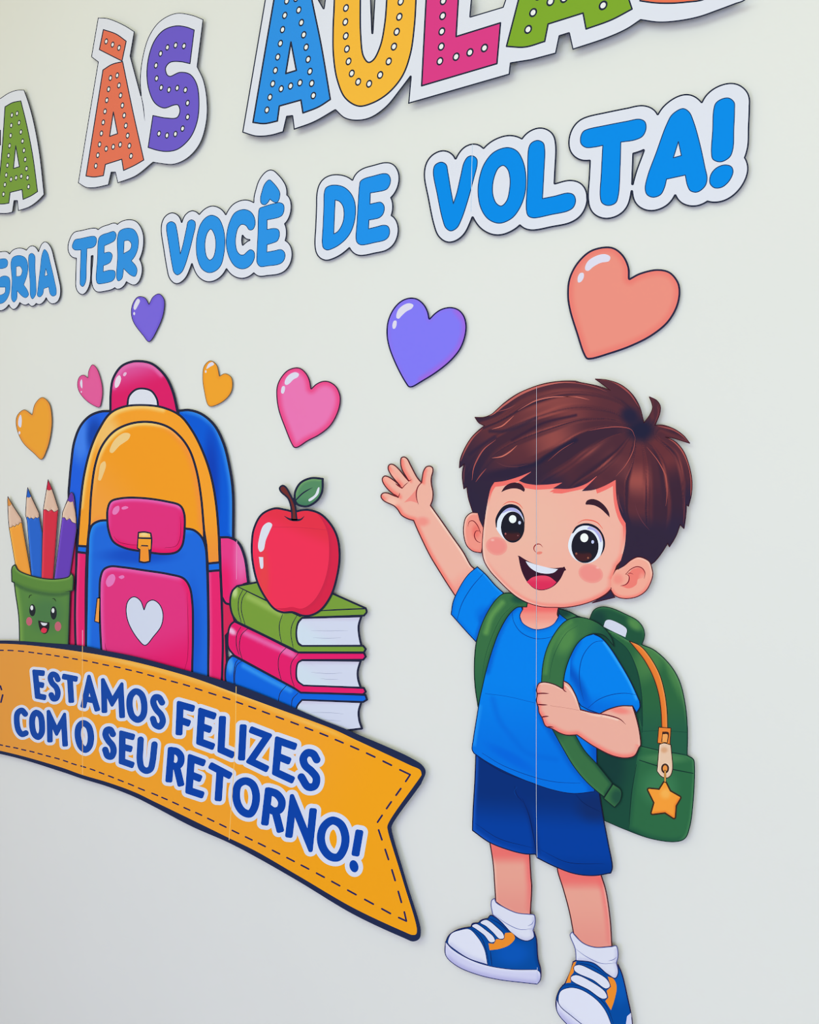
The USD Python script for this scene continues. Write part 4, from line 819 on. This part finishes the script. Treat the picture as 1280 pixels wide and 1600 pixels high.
sh = fix(unary_union([affinity.translate(hair, 0, 7), affinity.translate(hair, -4, 5), affinity.translate(hair, 2, 6)])).intersection(I(face, 1.0)).difference(earR).intersection(poly("PX 700,690! 985,690! 985,860! 960,870! 930,760! 860,775! 770,768! 764,790! 700,790!"))
t.ink("fringe_shade", fix(sh.buffer(-0.3).buffer(0.3)), (248, 116, 110), 9, f, mods=[lambda p, g: (SK, sm((p[:, 1] - np.where(p[:, 0] > 850, 815, 766)) / np.where(p[:, 0] > 850, 50.0, 24.0)))], res=3, label="coral printed shade under the fringe")
outline(face, 8, f, (98, 34, 44), cut=sleeveL.buffer(0.5).union(earR.buffer(2.5).intersection(poly("PX 940,860! 1040,860! 1040,918! 940,918!"))))
WH = (232, 238, 252)
def eye(white, lash, lav, ic, irx, iry, hl, glow, lid):
    w = t.ink("eye", poly(white), WH, 10, label="white of the eye")
    t.ink("eye_shade", poly(lav), (178, 178, 236), 11, w)
    t.ink("iris", ell(*ic, irx, iry), (30, 30, 44), 12, w, label="dark round iris")
    t.ink("iris_glow", glow.intersection(ell(*ic, irx - 8, iry - 8)), (70, 34, 40), 13, w, mods=[S((36, 30, 42), glow.centroid.x, glow.bounds[1], 20, 5)], res=1.5)
    t.ink("upper_lash", poly(lash), (26, 28, 48), 13, w)
    for v, x, y, rx, ry, c in hl:
        t.ink("eye_gleam", ell(v, x, y, rx, ry), c, 14, w)
    t.ink("eyelid_line", taper(lid, 1.5, 0.1, 0.2), (238, 96, 80), 10, w)
eye("B3 483,540 505,425 565,355 640,336 710,368 752,440 764,520 742,620 690,672 640,690 575,662 515,600", "B3 482,540! 476,460 510,380 560,325 630,306 700,328 745,388 764,450 765,530! 750,432 710,370 650,340 590,350 530,405 495,470 488,540!",
    "B3 540,400 600,343 660,343 722,390 748,435 690,388 620,372 575,385", ("B3", 648, 535), 117, 155, [("B3", 648, 455, 37, 40, (244, 250, 255)), ("B3", 717, 491, 14, 18, (206, 216, 250)), ("B3", 576, 602, 9, 10, (170, 96, 96)), ("B3", 700, 620, 6, 7, (140, 90, 96))], ell("B3", 645, 620, 80, 50), "B3 545,318 600,285 660,284 715,310 750,352")
eye("B4 178,600 200,500 240,440 320,393 400,398 470,440 518,520 530,600 508,680 460,732 400,763 340,768 270,745 210,690", "B4 216,470! 258,402 330,371 400,374 472,410 525,480 546,560 536,632 502,695! 524,620 526,540 502,470 452,420 380,393 320,394 268,420 230,465!",
    "B4 390,402 470,440 516,520 505,560 480,500 430,440 370,425", ("B4", 347, 600), 135, 166, [("B4", 340, 514, 40, 44, (248, 252, 255)), ("B4", 424, 555, 14, 18, (196, 206, 250)), ("B4", 260, 672, 11, 11, (150, 86, 70)), ("B4", 378, 715, 9, 10, (160, 96, 76))], ell("B4", 330, 695, 85, 50), "B4 268,372 330,338 400,338 470,362 525,425")
for q in ("B3 533,185! 570,130 620,98 680,90 735,108 769,160 760,182! 720,158 660,147 590,160", "B4 353,180 365,145 410,127 470,138 540,190 585,260 594,309! 560,275 500,220 440,190 385,182"):
    t.ink("eyebrow", poly(q), (58, 32, 48), 10, f)
for v, x, y, rx, ry in (("B3", 487, 725, 108, 92), ("B4", 405, 872, 125, 94)):
    t.ink("cheek", ell(v, x, y, rx, ry, 15), (244, 146, 140), 9, f, mods=[E((245, 166, 154), 5, 0.7), S((250, 186, 178), ell(v, x - 40 if v == "B3" else x + 70, y - 62 if v == "B3" else y - 50, 1, 1).centroid.x, ell(v, x, y - 60, 1, 1).centroid.y, 3, 2)], res=1.5, label="pink cheek")
t.ink("nose_shade", poly("B3 880,795 915,778 945,785 935,802 900,808"), (240, 138, 124), 9, f)
t.ink("nose_line", taper("B3 950,738 920,706 885,708 860,738 866,772 885,788", 1.6, 0.1, 0.2), (160, 50, 56), 10, f)
mo = t.ink("mouth", poly("B3 697,822! 716,824! 800,875 900,915 1040,945 1150,938! 1165,930! 1182,966! 1165,972! 1120,1060 1050,1130 950,1166 870,1152 800,1092 745,992 715,882 708,835!"), (58, 24, 46), 10, label="open laughing mouth")
t.ink("teeth", poly("B3 778,876! 900,915 1040,948 1102,955! 1060,990 990,1001 900,987 830,947 793,905"), (226, 230, 248), 11, mo)
t.ink("tongue", poly("B3 788,1083! 840,1040 920,1020 1010,1030 1087,1086! 1040,1130 950,1160 870,1147 820,1112"), (226, 48, 92), 11, mo, mods=[G((236, 70, 104), (838, 912), (838, 902))], res=2)
HB, HD, HM, HH = (94, 48, 59), (50, 40, 68), (116, 58, 64), (154, 80, 76)
hm = [S(HM, 820, 650, 95, 45, -25), S(HH, 868, 675, 34, 14, -20), S((140, 72, 72), 870, 622, 40, 14, -12), S((146, 76, 74), 900, 700, 22, 12, -30), S((136, 70, 72), 860, 640, 26, 8, -15), S((128, 64, 68), 905, 608, 40, 7, 0), S(HM, 745, 690, 18, 28, 30),
      S((150, 76, 72), 965, 718, 7, 16, 35), S((140, 70, 70), 925, 720, 8, 14, 45), S(HM, 1030, 720, 40, 46), S((156, 80, 74), 1014, 745, 11, 20), S((140, 70, 70), 999, 752, 6, 16), S((136, 68, 70), 982, 755, 6, 15), S((158, 82, 76), 1058, 730, 12, 24, -25), S((140, 70, 70), 1072, 735, 5, 26, -15),
      S((104, 50, 60), 1050, 685, 20, 12, 30), S((110, 54, 60), 960, 640, 40, 12, 20),
      S((34, 34, 62), 1002, 672, 24, 20), S((40, 36, 64), 985, 650, 18, 14, 40), G(HD, (1000, 800), (1000, 860)), G((50, 38, 62), (760, 735), (752, 765)), S((48, 38, 64), 738, 795, 18, 40), S((48, 36, 62), 790, 740, 46, 10, -10),
      N((52, 38, 62), "H1 420,600 560,600 700,555 880,470", 5, 0.8), N((54, 34, 58), "H1 640,690 800,600 950,520 1280,440", 4, 0.85), N((40, 34, 62), "H1 720,960 880,930 1000,850 1130,760 1280,690", 6, 0.9), N((52, 38, 64), "H1 220,830 330,745 470,660", 5, 0.8),
      N((56, 34, 56), "H2 0,480 120,440 300,430 500,480 620,560", 4, 0.75), N((46, 36, 62), "H2 60,900 200,760 280,700", 3, 0.7), N((44, 34, 62), "H2 230,980 330,960 420,880 480,770 520,720", 5, 0.85), N((48, 34, 58), "H2 470,1020 560,920 650,760", 5, 0.85),
      N((48, 34, 58), "H2 640,1000 650,900", 2.5, 0.7), N((48, 34, 58), "H2 730,1060 725,930", 2.5, 0.7), N((48, 34, 58), "H2 960,1180 940,1000 880,830 800,720", 4, 0.8), N((56, 36, 58), "H2 1060,960 1000,830 900,720", 3, 0.7), N((50, 38, 64), "H2 1115,1270 1120,1180 1140,1080", 4, 0.6), N((58, 36, 60), "B2 40,850 200,800 330,790 440,830", 7, 0.7), N((52, 36, 60), "H1 720,215 800,270 900,270 1000,230 1280,230", 3, 0.5)]
GL_ = ["H2 700,520 600,330 420,225 150,175 H1 1000,140 720,235 480,410 272,462", "H2 680,545 480,400 200,330 0,340 H1 900,400 600,520 300,700 115,965", "H2 665,560 450,470 200,450 0,480 H1 900,520 640,620 400,780 240,1090",
       "H2 655,570 420,530 150,560 H1 1100,640 900,720 640,830 400,1000 300,1120", "H2 645,585 420,580 150,680 0,800 H1 1000,900 880,1000 705,1095", "H2 640,610 450,700 250,880 0,1080 H1 1035,1175", "H2 645,640 560,850 400,1020 165,1150"]
GR_ = ["H2 655,650 600,880 500,1020 H3 245,150 310,430 358,510", "H2 690,680 670,900 660,1150 H3 440,400 480,700 400,930", "H2 740,680 820,850 860,1100 H3 760,400 720,750 600,930", "H2 800,665 960,850 1030,1100 H3 1000,300 960,500 860,740", "H2 880,640 1080,790 1160,1050 1140,1285"]
GUIDES = [LineString(pl(q)) for q in GL_ + GR_]
def locks(p, g):
    """fine drawn strands that follow the locks, with a gleam across them"""
    import meshkit
    q = shapely.points(p)
    dist = np.stack([shapely.distance(q, k) for k in GUIDES], 1)
    left = dist[:, :len(GL_)].min(1) < dist[:, len(GL_):].min(1)
    w = 1 / (dist ** 3 + 1.0)
    w[left, len(GL_):] = 0
    w[~left, :len(GL_)] = 0
    w /= w.sum(1, keepdims=True)
    u = w @ np.arange(len(GUIDES), dtype=float)
    v = (w * np.stack([shapely.line_locate_point(k, q, normalized=True) for k in GUIDES], 1)).sum(1)
    return left, u, v, meshkit.noise(np.stack([u * 4.5, v * 1.6, left * 7.0], 1), 3), meshkit.noise(np.stack([u * 2.5, v * 2.0, left * 5.0], 1), 11), meshkit.noise(np.stack([u * 8, v * 1.5, left * 3.0], 1), 5)
CACHE = {}
def lk(p, g):
    if len(p) not in CACHE:
        CACHE[len(p)] = locks(p, g)
    return CACHE[len(p)]
def gleam(p, g):
    left, u, v, n1, n2, n3 = lk(p, g)
    c = np.where(left, 0.46 + 0.12 * (n2 - 0.5), 0.36 + 0.12 * (n2 - 0.5))
    band = sm(1 - np.abs(v - c) / np.where(left, 0.24, 0.22))
    return (180, 90, 82), band * sm((n1 - 0.34) / 0.4) * (0.55 + 0.45 * n3) * np.where(left & (u < 0.8), 0.3, 0.8)
def dark(p, g):
    left, u, v, n1, n2, n3 = lk(p, g)
    return (46, 34, 58), 0.65 * sm((0.5 - n1) / 0.3) * sm(v / 0.15)
def fine(p, g):
    left, u, v, n1, n2, n3 = lk(p, g)
    return (56, 36, 56), 0.35 * sm((0.55 - n3) / 0.3)
def tips(p, g):
    left, u, v, n1, n2, n3 = lk(p, g)
    return (46, 38, 66), sm((v - np.where(left, 0.72, 0.6)) / 0.3) * np.where(left & (u < 1), 0.1, 0.85)
hm = [S((104, 52, 60), 830, 640, 110, 60, -20), S((104, 50, 58), 1030, 720, 46, 60), dark, gleam, fine, tips] + hm[17:22] + hm[22:24] + hm[24:27]
hr = t.ink("hair", I(hair, 0.4), HB, 15, mods=hm, res=1.5, label="short brown hair with a side fringe")
RIM = (206, 112, 100)
for q, w, c in (("H1 300,464 440,434 560,340 720,232 900,158 1100,116 1280,110", 3.4, (196, 104, 98)), ("H1 700,395 800,335 880,295 1050,258 1280,256", 1.7, (206, 112, 102)), ("H1 440,580 540,548 600,500 660,445", 1.9, RIM), ("H1 242,1090 255,980 290,890 360,780 480,685", 2.0, (176, 86, 84)), ("H1 278,1108 330,1035 385,972", 1.7, (160, 78, 80)),
                ("H1 440,868 540,852 620,805 692,742", 2.2, RIM), ("H1 128,900 175,785 250,665 350,570", 2.6, (166, 84, 84)), ("H1 160,1120 160,1020 175,940", 1.8, (110, 60, 72)), ("H1 480,905 560,945 680,955 800,935", 1.0, (110, 60, 72)), ("H1 1000,900 1130,790 1260,710", 1.1, (150, 76, 76)),
                ("H2 230,600 380,572 520,565 620,590 655,660", 1.6, (164, 80, 80)), ("H2 655,660 640,770 570,910 480,1015", 1.3, (170, 86, 82)), ("H2 760,745 860,870 930,1010 945,1150 935,1285", 1.6, (176, 88, 82)), ("H3 470,270 495,370 550,480 640,590", 1.2, (104, 56, 70)),
                ("H2 940,660 1020,712 1090,795 1145,920 1165,1050 1160,1200", 3.0, (178, 88, 84)), ("H2 320,132 450,152 600,255 690,385", 2.8, (160, 78, 80)), ("H2 860,556 1000,590 1080,640 1130,690", 2.6, (158, 78, 78)), ("H2 0,290 120,292 240,318", 1.6, (196, 104, 96)), ("H2 855,370 868,430 835,530", 2.4, (110, 54, 64)),
                ("H2 497,1180 500,1250 510,1310", 1.0, (120, 64, 74)), ("H3 1055,180 1050,350 1038,520", 1.8, (104, 52, 64)), ("H3 272,160 285,270 330,390", 1.3, (110, 58, 72)), ("H2 20,165 160,172 300,205 400,245", 1.6, (150, 74, 76)), ("H1 480,410 600,375 680,335", 1.2, (150, 76, 78))):
    t.ink("hair_strand", taper(q, w, 0.15, 0.15).intersection(I(hair, 0.5)), c, 16, hr, label="lighter strand")
t.ink("sheet_seam", line("PX 838.3,605 838.2,945 838.3,1280 840,1385", 0.6).intersection(unary_union([hair, face, neck, shirt, shorts]).difference(armR)), (196, 198, 218), 17, label="pale joint between two printed sheets")
t.ink("sheet_seam", line("PX 839.6,1512 839.6,1537", 0.8), (200, 206, 240), 8, label="pale joint between two printed sheets")

# straps lie over the shirt, the gripping hand over the strap
for p, q, mods in ((strapL, "B5 300,900 320,760 370,600 450,440 540,350", [N((100, 158, 84), "B5 330,560 370,440 450,340", 8, 0.9), E((40, 92, 62), 5, 0.7, (1, 0.4)), G((44, 104, 72), (750, 1010), (745, 1100)), S((30, 82, 66), 812, 936, 14, 8)]),
                   (strapN, None, [S((24, 66, 60), 880, 958, 14, 8)]),
                   (strapD, None, [E((70, 132, 86), 5, 0.6, (-1, 0.2)), E((28, 76, 60), 6, 0.8, (1, -0.6)), G((34, 86, 66), (885, 1160), (870, 1140))]),
                   (strapE, None, [S((36, 84, 66), 965, 1245, 12, 14)]),
                   (strapR, "B5 800,905 815,800 850,690 930,560 1010,510", [S((88, 146, 78), 885, 1000, 14, 26, 25, 0.8), N((90, 150, 78), "B5 770,860 800,700 870,560 960,480", 6, 0.6), N((30, 80, 62), "B5 905,960 930,800 1010,645 1130,570", 5, 0.8), G((32, 84, 66), (915, 975), (950, 990))])):
    w = 26 if p in (strapL, strapR, strapD, strapE, strapN) else 0
    hts = {id(strapN): 8, id(strapL): 8, id(strapD): 8, id(strapE): 8, id(strapR): 9}[id(p)]
    base = 0.0062 + CARD
    z0, z1 = base + (hts + 1) * STEP, base + (hts + 2) * STEP
    o = p.difference(face.buffer(0.3)) if p is strapL else p.difference(strapE.buffer(0.6)) if p is strapD else p
    s = g.mesh("strap", I(o, 0.9), (58, 114, 70), z0 - STEP / 4, z1 + STEP / 2, mods=mods, res=3, label="green shoulder strap")
    g.mesh("strap_outline", o.buffer(0.4).difference(face.buffer(0.3)), (24, 44, 44), z0 - STEP / 4, z1 - STEP / 2, s)
    if q:
        g.mesh("strap_stitch", taper(q, 0.7, 0.3, 0.3), (34, 84, 58), z1 + STEP / 2, z1 + STEP, s)
s = t.ink("holding_arm", I(armR), (242, 178, 162), 18, low=13, mods=[E((250, 124, 116), 9, 0.9, (-0.2, 1)), E((250, 130, 120), 5, 0.8, (-1, 0.2)), N((255, 226, 210), "B6 250,970 330,1002 440,1022 540,1048", 2.2, 0.8), N((255, 226, 210), "K8 915,95 960,140 1000,210 1025,275", 2.2, 0.8), N((254, 214, 200), "K8 730,86 770,82 830,96 890,125", 2.4, 0.8), S((246, 130, 122), 968, 1110, 18, 6, 10, 0.8), N((254, 206, 190), "B6 695,1050 715,1180 712,1260", 2.5, 0.6)], res=2.5, label="bent arm with the hand gripping the strap")
t.ink("arm_outline", fix(armR.buffer(0.6)), LINE, 17, s, low=13)
for q, w, a_, b_ in (("K8 706,160 750,158 795,160", 2.0, 0.9, 0.2), ("K8 715,240 750,243 785,243", 2.0, 0.9, 0.2), ("K8 742,335 765,330 795,328", 2.0, 0.9, 0.2), ("K8 788,405 810,406 832,410", 1.6, 0.8, 0.2), ("K8 898,122 912,140 928,148", 1.5, 0.9, 0.1), ("B6 395,1000 480,1016 560,1045 605,1086", 1.8, 0.8, 0.1), ("B6 245,966 330,990 395,1000", 1.2, 0.8, 0.9)):
    t.ink("hand_line", taper(q, w, a_, b_), (110, 34, 46), 19, s, low=18)
t.ink("sheet_seam", line("B6 0,935 120,952 230,972", 0.5), (206, 140, 128), 19, s, low=18)
